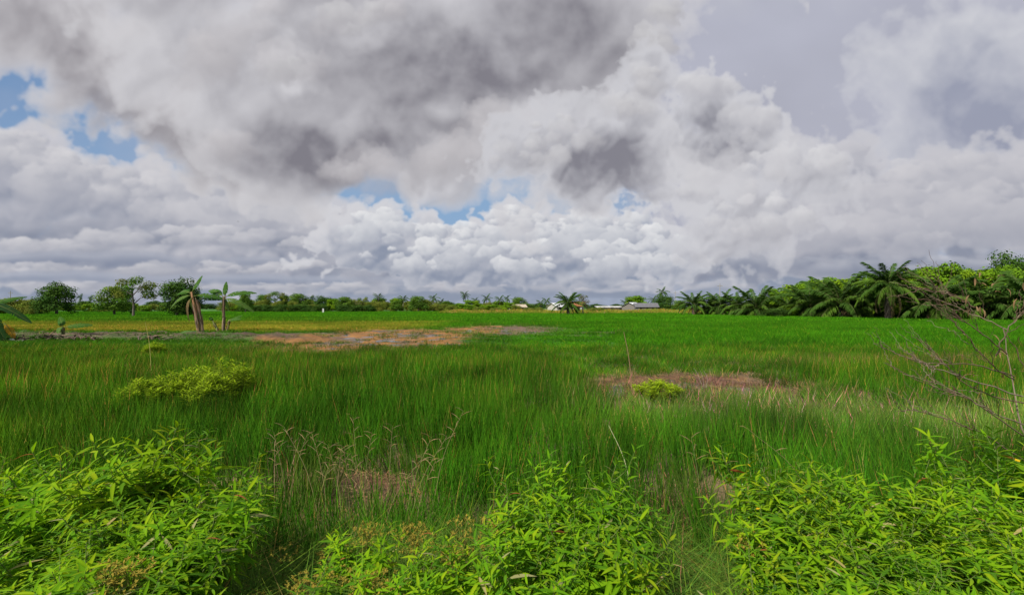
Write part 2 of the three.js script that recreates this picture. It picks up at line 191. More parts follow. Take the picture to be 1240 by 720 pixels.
// a pixel of the photograph gives a direction; the ground under it, or a known distance, gives the place
const ground = (px, py) => { const d = EYE * F / (py - PY0); return V((px - PX0) / F * d, 0, -d); };
const away = (px, py, d) => V((px - PX0) / F * d, EYE + (PY0 - py) / F * d, -d);
// ---------------------------------------------------------------- helpers: shapes
class Shape {
  constructor() { this.p = []; this.c = []; this.i = []; }
  v(p, c) { this.p.push(p.x, p.y, p.z); this.c.push(c[0], c[1], c[2]); return this.p.length / 3 - 1; }
  tri(a, b, c) { this.i.push(a, b, c); }
  quad(a, b, c, d) { this.i.push(a, b, c, a, c, d); }
  box(x0, y0, z0, x1, y1, z1, c = [1, 1, 1]) { const q = [[x0, y0, z0], [x1, y0, z0], [x1, y1, z0], [x0, y1, z0], [x0, y0, z1], [x1, y0, z1], [x1, y1, z1], [x0, y1, z1]]; for (const f of [[1, 0, 3, 2], [4, 5, 6, 7], [0, 4, 7, 3], [5, 1, 2, 6], [3, 7, 6, 2], [0, 1, 5, 4]]) this.quad(...f.map((k) => this.v(V(...q[k]), c))); return this; }
  blade(root, tip, bend, width, side, c, segs = 3, c2 = c) {         // a tapering strip
    let l = -1, r = -1;
    for (let k = 0; k <= segs; k++) {
      const t = k / segs, p = root.clone().lerp(tip, t).addScaledVector(bend, Math.sin(t * Math.PI / 2) * t - t * 0.4), w = width * (1 - t * t * 0.9) / 2, cc = [0, 1, 2].map((q) => mixn(c[q], c2[q], t > 0.8 ? 1 : 0));
      if (k === segs) { const a = this.v(p, cc); this.tri(l, r, a); } else { const a = this.v(p.clone().addScaledVector(side, -w), cc), b = this.v(p.clone().addScaledVector(side, w), cc); if (k) this.quad(l, r, b, a); l = a; r = b; }
    }
  }
  leaf(root, dir, up, len, width, droop, fold, c, rib, segs = 5, shape = 0.75) {
    const side = dir.clone().cross(up).normalize(), n = side.clone().cross(dir).normalize(); let prev = null;
    for (let k = 0; k <= segs; k++) {
      const t = k / segs, p = root.clone().addScaledVector(dir, len * t * (1 - 0.18 * Math.abs(droop) * t)).addScaledVector(n, -droop * len * t * t), w = k === segs ? 0 : width / 2 * Math.pow(Math.sin(Math.PI * Math.pow(Math.max(t, 0.02), shape)), 0.9) + 0.0006;
      const row = [this.v(p.clone().addScaledVector(side, -w).addScaledVector(n, w * fold), c), this.v(p, rib), this.v(p.clone().addScaledVector(side, w).addScaledVector(n, w * fold), c)];
      if (prev) { this.quad(prev[0], prev[1], row[1], row[0]); this.quad(prev[1], prev[2], row[2], row[1]); } prev = row;
    }
  }
  tube(pts, radii, sides, c) {
    let prev = null; const q = new THREE.Quaternion(), Y = V(0, 1, 0);
    for (let k = 0; k < pts.length; k++) {
      const d = pts[Math.min(k + 1, pts.length - 1)].clone().sub(pts[Math.max(k - 1, 0)]).normalize(); q.setFromUnitVectors(Y, d); const ring = [];
      for (let s = 0; s < sides; s++) { const a = s / sides * Math.PI * 2; ring.push(this.v(V(Math.cos(a) * radii[k], 0, Math.sin(a) * radii[k]).applyQuaternion(q).add(pts[k]), typeof c === 'function' ? c(k, s) : c)); }
      if (prev) for (let s = 0; s < sides; s++) { const t = (s + 1) % sides; this.quad(prev[s], ring[s], ring[t], prev[t]); } prev = ring;
    }
    const top = this.v(pts[pts.length - 1].clone(), typeof c === 'function' ? c(pts.length - 1, 0) : c); for (let s = 0; s < sides; s++) this.tri(prev[s], top, prev[(s + 1) % sides]);
  }
  build() { const g = new THREE.BufferGeometry(); g.setAttribute('position', new THREE.Float32BufferAttribute(this.p, 3)); g.setAttribute('color', new THREE.Float32BufferAttribute(this.c, 3)); g.setIndex(this.i); g.computeVertexNormals(); return g; }
}
const tint = (c, r, a = 0.2, y = 0.1) => { const k = 1 + (r() - 0.5) * 2 * a, w = (r() - 0.5) * 2 * y; return [c[0] * k * (1 + w), c[1] * k, c[2] * k * (1 - w)]; };
const spread = (r) => { const u = r() * 2 - 1, a = r() * Math.PI * 2, s = Math.sqrt(1 - u * u); return V(s * Math.cos(a), u, s * Math.sin(a)); };
// ---------------------------------------------------------------- materials (base colours sit in vertex or copy colours)
const leafy = (extra) => new THREE.MeshPhysicalMaterial({ color: 0xffffff, vertexColors: true, roughness: 0.92, transmission: 0.34, thickness: 0, specularIntensity: 0.12, side: THREE.DoubleSide, ...extra });
const M = { leaf: leafy({ transmission: 0.42, roughness: 0.9 }), grass: leafy({ transmission: 0.3 }), crown: leafy({ transmission: 0.22 }), wood: new THREE.MeshStandardMaterial({ vertexColors: true, roughness: 0.9 }), plain: new THREE.MeshStandardMaterial({ vertexColors: true, roughness: 0.85 }) };
function noiseTexture(n, size, lo, hi, seed) {                      // tiling grain; repeats every `size` metres
  const d = new Uint8Array(n * n * 4);
  for (let j = 0; j < n; j++) for (let i = 0; i < n; i++) {
    let s = 0, a = 1, f = 8; for (let o = 0; o < 5; o++) { const x = i / n * f, y = j / n * f, u = i / n, v = j / n; const w = (1 - u) * (1 - v), w1 = u * (1 - v), w2 = (1 - u) * v, w3 = u * v; s += a * (w * noise2(x + seed, y) + w1 * noise2(x - f + seed, y) + w2 * noise2(x + seed, y - f) + w3 * noise2(x - f + seed, y - f)) * 1.5; a *= 0.62; f *= 2; }
    const v = clamp(mixn(lo, hi, s * 0.7 + 0.5), 0, 1) * 255, q = (j * n + i) * 4; d[q] = d[q + 1] = d[q + 2] = v; d[q + 3] = 255;
  }
  const t = new THREE.DataTexture(d, n, n); t.wrapS = t.wrapT = THREE.RepeatWrapping; t.magFilter = THREE.LinearFilter; t.minFilter = THREE.LinearMipmapLinearFilter; t.generateMipmaps = true; t.repeat.set(1 / size, 1 / size); t.needsUpdate = true; return t;
}
// ---------------------------------------------------------------- the plan: where mud, reeds, rice and banks lie (metres; d is distance north of the eye)
const BARE = [[-9.3, 33, 6.6, 11], [-1.2, 43, 5.6, 9.5], [-5.4, 26.6, 2.6, 2.8], [8.2, 38, 3.2, 1.4], [15, 47, 2.4, 1.4], [11.8, 25, 1.2, 0.6], [5.4, 12.8, 2.6, 1.7], [2.9, 12.3, 1.1, 1.2], [-1.75, 5.3, 0.85, 0.7], [1.85, 4.7, 0.6, 0.55], [-3.2, 5.0, 0.7, 0.5], [2, 52, 3.5, 1.2], [-4, 30.5, 1.6, 0.8], [4.8, 34, 2.2, 0.7]];
function bareAt(x, d, soft = 1) { let b = -1; for (const e of BARE) { const a = (x - e[0]) / e[2], c = (d - e[1]) / e[3], v = 1 - Math.sqrt(a * a + c * c); if (v > b) b = v; } return b + 0.5 * fbm(x * 0.5 / soft, d * 0.5 / soft, 3); }
function bundAt(x, d) { const line = 31.5 + 0.12 * (-x - 18) + 1.2 * fbm(x * 0.12, 3, 2); return smooth(-11, -15, x) * smooth(3.2, 0.8, Math.abs(d - line)); }
function heightAt(x, z) {
  const d = -z;
  let h = 0.72 * smooth(3.9, 1.5, d + 0.35 * fbm(x * 0.7, 2, 2)) + 0.05 * fbm(x * 1.3, d * 1.3, 3) * smooth(90, 20, d) + 0.03;
  h += bundAt(x, d) * (0.28 + 0.25 * fbm(x * 0.6, d * 0.6, 3));
  if (d > 3 && d < 60) { const b = bareAt(x, d); if (b > 0) h -= smooth(0, 0.35, b) * (0.042 + 0.085 * fbm(x * 0.9 + 30, d * 0.9, 3)) * (d > 9 ? 1 : 0.3); }
  return h;
}
const isYellow = (x, d) => smooth(-6, -13, x + 2 * fbm(d * 0.2, 7, 2)) * smooth(37, 41, d + 3 * fbm(x * 0.1, 2, 2)) * smooth(68, 60, d + 4 * fbm(x * 0.08, 8, 2));
function toneAt(x, d) {                                             // colour of what grows there
  const n = fbm(x * 0.22 + 5, d * 0.22, 3), m = fbm(x * 0.9, d * 0.9 + 9, 2), far = smooth(20, 28, d + 5 * n + (x < 0 ? -14 : 0) - Math.min(0, x + 4) * 0.3 * -1);
  const reed = [0.044, 0.156, 0.004], rice = [0.056, 0.215, 0.003], olive = [0.085, 0.180, 0.006], yellow = [0.35, 0.32, 0.03], brown = [0.13, 0.095, 0.035], pale = [0.19, 0.27, 0.06];
  const c = [0, 1, 2].map((k) => mixn(reed[k], rice[k], far));
  const mixTo = (o, t) => { for (let k = 0; k < 3; k++) c[k] = mixn(c[k], o[k], clamp(t)); };
  mixTo(olive, smooth(0.0, 0.45, n) * 0.35 * (1 - far * 0.5)); mixTo(olive, smooth(-2, -9, x) * smooth(60, 20, d) * 0.25);
  mixTo(yellow, isYellow(x, d) * (0.75 + 0.5 * n)); mixTo(olive, smooth(40, 60, d) * smooth(-2, -20, x) * smooth(110, 70, d) * 0.5);
  mixTo(pale, Math.exp(-(((x - 4.9) / 2.6) ** 2 + ((d - 9.4) / 1.9) ** 2)) * 0.7 + Math.exp(-(((x - 8) / 2) ** 2 + ((d - 7.5) / 1.6) ** 2)) * 0.5);
  mixTo(brown, Math.exp(-(((x - 15) / 6) ** 2 + ((d - 16.5) / 1.6) ** 2)) * 0.4 + smooth(-0.25, 0.05, bareAt(x, d)) * 0.35 * (d < 60 ? 1 : 0));
  mixTo(yellow, smooth(120, 160, d + 12 * n) * smooth(-30, -10, x) * smooth(40, 10, x) * 0.5);
  const k = 1 + 0.35 * m + 0.25 * n + 0.8 * fbm(x * 0.6 + 31, d * 0.45 + 7, 3) * smooth(34, 18, d) + 0.35 * fbm(x * 0.06 + 2, d * 0.5 / (1 + d * 0.012), 3) * smooth(18, 30, d); return [c[0] * k, c[1] * k, c[2] * k];
}
// ---------------------------------------------------------------- ground and water
{
  const ds = []; for (let d = -60; d < 1; d += 6) ds.push(d); for (let d = 1; d < 62; d *= 1.0125) ds.push(d); for (let d = 62; d < 5200; d *= 1.09) ds.push(d);
  const N = 380, pos = [], col = [], uv = [], idx = [];
  ds.forEach((d, j) => { for (let i = 0; i <= N; i++) {
    const u = i / N * 2 - 1, x = (u * 1.35 + Math.sign(u) * Math.pow(Math.abs(u), 9) * 2) * (Math.max(d, 1) + 3 + (d < 1 ? (1 - d) * 0.8 : 0)), y = d > 200 ? 0.03 : heightAt(x, -d);
    pos.push(x, y, -d); uv.push(x, d);
    const b = d > 3 && d < 62 ? smooth(-0.12, 0.12, bareAt(x, d)) : 0, t = toneAt(x, d), n = fbm(x * 0.8 + 50, d * 0.8, 4), n2 = fbm(x * 0.33 + 10, d * 0.33 + 4, 3);
    const litter = [0.17 + 0.09 * n, 0.118 + 0.065 * n, 0.055 + 0.03 * n], orange = [0.29, 0.13, 0.026], clay = [0.15, 0.10, 0.065], turf = [t[0] * 0.8, t[1] * 0.8, t[2] * 0.8];
    const g = smooth(19, 27, d + 3 * n2), c = [0, 1, 2].map((k) => mixn(litter[k], turf[k], g));
    const o = smooth(0.4, 0.05, n2) * (x < -1 || d < 20 ? 1 : 0.15), bc = [0, 1, 2].map((k) => mixn(d < 20 ? [0.13, 0.075, 0.04][k] : clay[k], d < 20 ? [0.13, 0.058, 0.026][k] : orange[k], clamp(o)) * (1 + 0.5 * n));
    const e = bundAt(x, d) * smooth(-0.6, -0.1, n + n2 * 0.6), soil = [0.10, 0.06, 0.035];
    for (let k = 0; k < 3; k++) col.push(mixn(mixn(c[k], bc[k], b), soil[k] * (1 + 0.6 * n), clamp(e)));
  } });
  for (let j = 0; j + 1 < ds.length; j++) for (let i = 0; i < N; i++) { const a = j * (N + 1) + i, b = a + N + 1; idx.push(a, a + 1, b + 1, a, b + 1, b); }
  const g = new THREE.BufferGeometry(); g.setAttribute('position', new THREE.Float32BufferAttribute(pos, 3)); g.setAttribute('color', new THREE.Float32BufferAttribute(col, 3)); g.setAttribute('uv', new THREE.Float32BufferAttribute(uv, 2)); g.setIndex(idx); g.computeVertexNormals();
  const grain = noiseTexture(512, 3.1, 0.45, 1.25, 3), bump = noiseTexture(512, 1.3, 0, 1, 9);
  structure('ground', g, new THREE.MeshStandardMaterial({ vertexColors: true, map: grain, bumpMap: bump, bumpScale: 0.03, roughness: 0.95 }));
  const wet = new THREE.MeshPhysicalMaterial({ color: new THREE.Color(0.07, 0.055, 0.035), roughness: 0.06, bumpMap: noiseTexture(256, 0.9, 0.4, 0.6, 21), bumpScale: 0.004, ior: 1.33 });
  const sheet = (x, d, rx, rz) => { const p = new THREE.PlaneGeometry(rx * 2, rz * 2).rotateX(-Math.PI / 2).translate(x, -0.022, -d), q = p.attributes.position, w = p.attributes.uv; for (let k = 0; k < q.count; k++) w.setXY(k, q.getX(k), q.getZ(k)); const m = structure('water', p, wet); m.name = numbered('water'); return m; };
  sheet(-5.5, 38, 14, 17); sheet(4.9, 12.7, 4.2, 2.2); sheet(11.5, 42.5, 7, 7);
}
stamp('ground');
// ---------------------------------------------------------------- reeds, rice and grass: uncountable, so one object of copies for each kind and size
function clump(seed, n, radius, height, width, o = {}) {
  const r = rng(seed), s = new Shape();
  for (let k = 0; k < n; k++) {
    const a = r() * Math.PI * 2, q = Math.sqrt(r()) * radius, root = V(Math.cos(a) * q, -0.04, Math.sin(a) * q), h = height * (0.42 + 0.66 * r()), lean = (o.lean || 0.2) * h, la = r() * Math.PI * 2, wind = (o.wind ?? 0.08) * h;
    const tip = root.clone().add(V(Math.cos(la) * lean * r() + wind, h, Math.sin(la) * lean * r())), b = r() * Math.PI, side = V(Math.cos(b), 0, Math.sin(b));
    const dry = r() < (o.dry ?? 0.08), c = dry ? (o.straw || [8.0, 1.7, 12]).map((v) => v * (0.6 + 0.6 * r())) : tint([1, 1, 1], r, 0.45, 0.16), end = !dry && r() < (o.tips ?? 0.2) ? [c[0] * 3.2, c[1] * 1.55, c[2] * 1.6] : c;
    s.blade(root, tip, V(Math.cos(la) * lean * (o.curl ?? 0.5), -h * 0.05, Math.sin(la) * lean * (o.curl ?? 0.5)), width * (0.7 + 0.6 * r()), side, c, o.segs || 3, end);
  }
  return s.build();
}
function scatter(name, label, category, geos, mat, spots, group) {
  geos.forEach((g, v) => {
    const mine = spots.filter((_, k) => k % geos.length === v), m = new THREE.InstancedMesh(g, mat, mine.length), o = new THREE.Object3D(), c = new THREE.Color();
    mine.forEach(([x, y, z, turn, sx, sy, col], k) => { o.position.set(x, y, z); o.rotation.set(0, turn, 0); o.scale.set(sx, sy, sx); o.updateMatrix(); m.setMatrixAt(k, o.matrix); m.setColorAt(k, c.setRGB(...col)); });
    m.name = numbered(name); m.castShadow = m.receiveShadow = true; tag(m, label, category, group, 'stuff'); scene.add(m);
  });
}
function band(seed, d0, d1, perM2, wide, fn) {                      // spots over the strip between two distances
  const r = rng(seed), out = []; let d = d0;
  const step = Math.sqrt(1 / perM2);
  for (; d < d1; d += step) { const half = wide * d + 1.5; for (let x = -half; x < half; x += step) { const xx = x + (r() - 0.5) * step * 1.6, dd = d + (r() - 0.5) * step * 1.6, s = fn(xx, dd, r); if (s) out.push(s); } }
  for (let k = out.length - 1; k > 0; k--) { const j = Math.floor(r() * (k + 1)); [out[k], out[j]] = [out[j], out[k]]; }
  return out;
}
const reedHeight = (x, d) => { let h = 0.70 + 0.3 * fbm(x * 0.4, d * 0.4 + 3, 3) + 0.3 * fbm(x * 1.3, d * 1.3, 3); h *= mixn(1, 0.52, smooth(1, 3, x) * smooth(9.5, 7.5, x) * smooth(7, 8.6, d) * smooth(22, 14, d)); h *= mixn(1, 0.5, smooth(11, 20, d)); return h; };
{
  const near = [1, 2, 3, 4].map((k) => clump(100 + k, 76, 0.27, 1, 0.0085, { lean: 0.24, wind: 0.1, curl: 0.3, dry: 0.06, tips: 0.3 }));
  const keep = (x, d, r) => { const b = d < 62 ? bareAt(x, d) : -1; return b > 0.1 ? r() < (d < 9 ? 0.16 : 0.06) : b > -0.08 ? r() < 0.4 : fbm(x * 1.0 + 61, d * 1.0, 2) > 0.22 ? r() < 0.35 : true; };
  scatter('reed_bed', 'dense stand of thin upright green reeds filling the marsh behind the leafy shrubs', 'reeds', near, M.grass, band(11, 3.7, 9, 12, 1.28, (x, d, r) => { if (!keep(x, d, r)) return null; const h = reedHeight(x, d) * (0.85 + 0.3 * r()); return [x, heightAt(x, -d), -d, r() * 6.28, 1, h, toneAt(x, d)]; }), 'reeds of the marsh');
  const mid = [1, 2, 3].map((k) => clump(200 + k, 84, 0.4, 1, 0.0105, { lean: 0.22, curl: 0.3, wind: 0.1, dry: 0.05, tips: 0.3 }));
  scatter('reed_bed', 'dense stand of thin upright green reeds filling the marsh behind the leafy shrubs', 'reeds', mid, M.grass, band(12, 9, 24, 6, 1.22, (x, d, r) => { if (!keep(x, d, r)) return null; const h = reedHeight(x, d) * (0.85 + 0.3 * r()); return [x, heightAt(x, -d), -d, r() * 6.28, 1, h, toneAt(x, d)]; }), 'reeds of the marsh');
  const rice = [1, 2].map((k) => clump(300 + k, 64, 0.75, 1, 0.024, { lean: 0.3, dry: 0.02, tips: 0.12 }));
  scatter('rice_crop', 'short bright green rice crop covering the flat wet field', 'rice', rice, M.grass, band(13, 24, 62, 2.2, 1.2, (x, d, r) => { const b = bareAt(x, d), soil = bundAt(x, d); if (b > 0.05 ? r() > 0.12 : b > -0.15 ? r() > 0.4 : false) return null; if (soil > 0.3 && r() < 0.6) return null; const y = isYellow(x, d); return [x, heightAt(x, -d), -d, r() * 6.28, 1, mixn(mixn(0.42, 0.22, smooth(10, 5, x) * smooth(54, 46, d)), 0.28, y) * (0.8 + 0.4 * r()), toneAt(x, d)]; }), 'crop of the wet field');
  const far = [1, 2].map((k) => clump(400 + k, 60, 1.5, 1, 0.07, { lean: 0.4, dry: 0, tips: 0.1, segs: 2 }));
  scatter('rice_crop', 'short bright green rice crop covering the flat wet field', 'rice', far, M.grass, band(14, 62, 190, 0.5, 1.15, (x, d, r) => [x, 0.02, -d, r() * 6.28, 1, (isYellow(x, d) > 0.4 ? 0.3 : 0.42) * (0.8 + 0.4 * r()), toneAt(x, d)]), 'crop of the wet field');
  // grass of the bank under the shrubs
  const bank = [1, 2, 3].map((k) => clump(500 + k, 46, 0.17, 1, 0.006, { lean: 0.7, wind: 0.05, dry: 0.1, tips: 0.15, curl: 0.9, segs: 4, straw: [3.2, 1.3, 4] }));
  scatter('bank_grass', 'fine arching grass growing along the near bank between the shrub clumps', 'grass', bank, M.grass, band(15, 1.3, 4.1, 26, 1.25, (x, d, r) => { const u = x / d; if (bareAt(x, d) > 0 && r() < 0.8) return null; const c = tint([0.095, 0.19, 0.02], r, 0.25, 0.2), open = u > -0.52 && u < 0.42; return [x, heightAt(x, -d), -d, r() * 6.28, 1, (open ? 0.34 : 0.26) * (0.7 + 0.6 * r()), c]; }));
}
stamp('grass');
// ---------------------------------------------------------------- narrow-leaved shrubs of the near bank
const LEAF_TONES = [[0.180, 0.370, 0.003], [0.138, 0.320, 0.004], [0.220, 0.415, 0.004], [0.095, 0.245, 0.005], [0.275, 0.42, 0.005]];
const leafGeos = [], PALE = [0.42, 0.38, 0.13], RUST = [0.36, 0.12, 0.03];
for (let v = 0; v < 6; v++) leafGeos.push(LEAF_TONES.concat([PALE, RUST]).map((c) => { const s = new Shape(); s.leaf(V(0, 0, 0), V(1, 0, 0), V(0, 1, 0), 1, 0.155 + 0.02 * (v % 3), 0.12 + 0.13 * (v % 4), 0.35, c, [c[0] * 1.25, c[1] * 1.15, c[2] * 1.5], 5); return s.build(); }));
function shrubLeaves(seed, stems) {                                 // stems as point lists and leaves as placed frames
  const r = rng(seed), woods = [], leaves = [];
  const shoot = (pts, from, n, len, top) => {
    const curve = new THREE.CatmullRomCurve3(pts); let a = r() * 6.28;
    for (let k = 0; k < n; k++) {
      const t = from + (1 - from) * Math.pow(k / (n - 1), 0.8), p = curve.getPoint(t), ax = curve.getTangent(t), e = k / (n - 1); a += 2.4;
      const perp = V(1, 0, 0).cross(ax).normalize(), out = perp.applyAxisAngle(ax, a), open = mixn(1.5, 0.85, e * e) + (r() - 0.5) * 0.4;
      const dir = ax.clone().multiplyScalar(Math.cos(open)).addScaledVector(out, Math.sin(open)).normalize(); dir.y -= 0.1 * (1 - e);
      leaves.push({ p, dir: dir.normalize(), up: ax.clone(), len: len * mixn(1.05, 0.62, e * e) * (0.7 + 0.5 * r()), tip: top * (0.4 + e), v: Math.floor(r() * 6), c: r() < 0.014 ? 5 : r() < 0.002 ? 6 : Math.floor(r() * 5) });
    }
  };
  for (let s = 0; s < stems; s++) {
    const a = s / stems * 6.28 + r() * 1.2, lean = 0.1 + 0.26 * r(), h = 0.72 + 0.3 * r(), tip = V(Math.cos(a) * lean, h, Math.sin(a) * lean), mid = V(Math.cos(a) * lean * 0.45, h * 0.55, Math.sin(a) * lean * 0.45), pts = [V(Math.cos(a) * 0.03, -0.05, Math.sin(a) * 0.03), mid, tip];
    woods.push([pts, 0.006]); shoot(pts, 0.4, 28, 0.172, 1);
    for (let b = 0; b < 4; b++) { const t = 0.35 + 0.14 * b + 0.1 * r(), p = new THREE.CatmullRomCurve3(pts).getPoint(t), q = a + (r() - 0.5) * 4.2, l = 0.16 + 0.12 * r(), e = p.clone().add(V(Math.cos(q) * l * 0.75, l * 0.85, Math.sin(q) * l * 0.75)), pm = p.clone().lerp(e, 0.5).add(V(Math.cos(q) * 0.03, -0.02, Math.sin(q) * 0.03)); woods.push([[p, pm, e], 0.0035]); shoot([p, pm, e], 0.25, 14, 0.142, 0.8); }
  }
  return { woods, leaves };
}
function makeShrub(seed, stems, individually) {
  const { woods, leaves } = shrubLeaves(seed, stems), o = new THREE.Group();
  const st = new Shape(); for (const [pts, rad] of woods) { const c = new THREE.CatmullRomCurve3(pts).getPoints(5); st.tube(c, c.map((_, k) => rad * (1 - 0.12 * k)), 5, [0.10, 0.14, 0.025]); }
  part('stem', st.build(), M.wood, o);
  leaves.sort((a, b) => b.tip + b.p.y - a.tip - a.p.y);
  const rest = new Shape(), m = new THREE.Matrix4();
  leaves.forEach((l, k) => {
    const side = l.dir.clone().cross(l.up).normalize(), n = side.clone().cross(l.dir).normalize();
    if (k < individually) { const leaf = part('leaf', leafGeos[l.v][l.c], M.leaf, o); m.makeBasis(l.dir, n, side); leaf.quaternion.setFromRotationMatrix(m); leaf.position.copy(l.p); leaf.scale.setScalar(l.len); }
    else { const c = LEAF_TONES.concat([PALE, RUST])[l.c]; rest.leaf(l.p, l.dir, l.up, l.len, l.len * 0.17, 0.15 + 0.1 * (l.v % 4), 0.35, c, [c[0] * 1.25, c[1] * 1.15, c[2] * 1.5], 4); }
  });
  const f = part('foliage', rest.build(), M.leaf, o); f.userData.kind = 'stuff';
  return o;
}
{
  const kinds = [makeShrub(601, 8, 90), makeShrub(602, 9, 90), makeShrub(603, 8, 90), makeShrub(604, 9, 90), makeShrub(605, 7, 90)];
  const fl = new Shape(); for (let k = 0; k < 4; k++) { const a = k * Math.PI / 2; fl.leaf(V(0, 0, 0), V(Math.cos(a), 0.35, Math.sin(a)).normalize(), V(0, 1, 0), 0.017, 0.015, 0.1, 0.1, [0.75, 0.52, 0.01], [0.7, 0.45, 0.01], 3, 1); } const flower = fl.build();
  const r = rng(66), TONES = [[1, 1, 1], [0.86, 0.95, 1], [1, 0.93, 0.9], [0.8, 0.88, 1]].map((c) => leafy({ transmission: 0.5, roughness: 0.92, color: new THREE.Color().setRGB(...c) })); let count = 0;
  const plant = (x, d, top, label, group, flowers = 0) => {
    const y = heightAt(x, -d), o = kinds[count++ % kinds.length].clone(), s = (top - y) / 0.98, w = clamp(s * 1.05, group === 'loose middle shrub clump' ? 0.4 : 0.62, group === 'loose middle shrub clump' ? 0.72 : 0.95);
    o.name = numbered('narrow_leaved_shrub'); o.position.set(x, y, -d); o.rotation.y = r() * 6.28; o.scale.set(w, s, w); tag(o, label, 'shrub', group); scene.add(o); const tone = TONES[Math.floor(r() * 4)]; o.traverse((m) => { if (m.material === M.leaf) m.material = tone; });
    for (let k = 0; k < flowers; k++) { const f = part('flower', flower, M.leaf, o); f.position.set((r() - 0.5) * 0.35, 0.86 + 0.12 * r(), (r() - 0.5) * 0.35); f.rotation.set(r() * 0.9, r() * 6, 0); }
    return o;
  };
  const clumpAt = (u0, u1, topFn, label, group, flowerShare) => { for (let d = 1.55; d < 3.2; d += 0.33) for (let x = u0 * d; x < u1 * d; x += 0.34) { const xx = x + (r() - 0.5) * 0.22, dd = d + (r() - 0.5) * 0.2; plant(xx, dd, topFn(xx, dd), label, group, r() < flowerShare ? 1 + Math.floor(r() * 2) : 0); } };
  clumpAt(-1.28, -0.6, (x, d) => 1.2 + 0.17 * noise2(x * 1.7, d * 1.7) + 0.2 * noise2(x * 0.8 + 13, d * 0.9) + 0.05 * (d - 2.2) - 0.14 * smooth(-0.95, -1.15, x / d), 'bright green narrow-leaved shrub in the dense bank clump facing the banana plants', 'shrub clump facing the banana plants', 0);
  clumpAt(0.6, 1.3, (x, d) => 1.19 + 0.15 * noise2(x * 1.7 + 9, d * 1.7) + 0.22 * noise2(x * 0.8 + 3, d * 0.9) + 0.05 * (d - 2.2), 'bright green narrow-leaved shrub in the yellow-flowered bank clump below the bare dead branches', 'yellow-flowered shrub clump below the dead branches', 0.3);
  for (const [px, py, d] of [[705, 562, 2.5], [628, 590, 2.45], [668, 612, 2.2], [742, 606, 2.3], [720, 640, 1.9], [650, 660, 1.8], [752, 662, 1.85], [560, 660, 1.95], [440, 650, 2.35], [500, 695, 1.75]]) { const p = away(px, py, d); plant(p.x, d, p.y + 0.02, 'narrow-leaved shrub with a few withered pale leaves in the loose middle clump', 'loose middle shrub clump'); }
}
stamp('shrubs');
// ---------------------------------------------------------------- broadleaf trees, bushes, palms
function crownGeo(seed, blobs, n, size, tones, ragged = 0.7) {     // leaf clumps spread through a crown of several lobes, thicker towards each lobe's skin
  const r = rng(seed), s = new Shape(), vol = blobs.map((b) => b[3] * b[4] * b[5] + 0.01), sum = vol.reduce((a, b) => a + b, 0);
  blobs.forEach((b, q) => {
    const lobe = tint(tones[q % tones.length], r, 0.18, 0.08), m = Math.round(n * vol[q] / sum);
    for (let k = 0; k < m; k++) {
      const u = spread(r), f = (0.45 + 0.55 * Math.pow(r(), 0.45)) * (1 + ragged * noise2(u.x * 2.3 + q * 7 + seed, u.y * 2.3 + u.z * 3)), p = V(b[0] + u.x * b[3] * f, b[1] + u.y * b[4] * f, b[2] + u.z * b[5] * f);
      const d = spread(r), out = u.clone().add(V(0, 0.35, 0)).addScaledVector(spread(r), 0.75).normalize(), l = size * (0.6 + 0.8 * r());
      s.leaf(p, d.addScaledVector(out, -d.dot(out)).normalize(), out, l, l * 0.55, 0.25, 0.15, tint(lobe, r, 0.22, 0.12), lobe, 2, 0.9);
    }
  });
  return s.build();
}
function trunkGeo(h, rad, limbs, seed, c = [0.07, 0.055, 0.042], lean = 0.1) {
  const r = rng(seed), s = new Shape(), pts = [], rr = []; for (let k = 0; k <= 6; k++) { pts.push(V(Math.sin(k * 0.9 + seed) * lean * k / 6, -0.1 + (h + 0.1) * k / 6, Math.cos(k * 0.7 + seed) * lean * k / 6)); rr.push(rad * (1.25 - 0.14 * k)); }
  const bark = () => tint(c, r, 0.2, 0.05); s.tube(pts, rr, 8, bark);
  for (const [t, x, y, z] of limbs) { const p = pts[Math.round(t * 6)], e = V(x, y, z), m = p.clone().lerp(e, 0.5).add(V(0, 0.12 * p.distanceTo(e), 0)); s.tube([p, m, e], [rad * 0.6, rad * 0.38, rad * 0.12], 6, bark); }
  return s.build();
}
function treeKind(seed, o) {
  const g = new THREE.Group(), r = rng(seed);
  const blobs = []; for (let k = 0; k < o.lobes; k++) { const a = k * 2.4 + r(), e = k / o.lobes, rad = o.spread * (0.3 + 0.6 * Math.sqrt(r())) * (1 - 0.55 * e * e); blobs.push([Math.cos(a) * rad, mixn(o.low, o.high, e) + (r() - 0.5) * 0.4, Math.sin(a) * rad, o.lobe * (0.75 + 0.5 * r()), o.lobe * (0.55 + 0.4 * r()), o.lobe * (0.75 + 0.5 * r())]); }
  part('trunk', trunkGeo(o.trunk, o.rad, blobs.filter((_, k) => k % 2 === 0).map((b) => [0.5 + 0.5 * r(), b[0] * 0.8, b[1], b[2] * 0.8]), seed, o.bark), M.wood, g);
  part('crown', crownGeo(seed + 5, blobs, o.leaves, o.size, o.tones), M.crown, g);
  return g;
}
const DARK = [[0.040, 0.098, 0.014], [0.056, 0.120, 0.016]], MID = [[0.080, 0.165, 0.016], [0.10, 0.18, 0.02]], LIME = [[0.14, 0.265, 0.010], [0.18, 0.30, 0.012], [0.11, 0.215, 0.010]], OLIVE = [[0.14, 0.185, 0.022], [0.17, 0.20, 0.03]], GREYED = [[0.10, 0.115, 0.05], [0.14, 0.125, 0.05]];
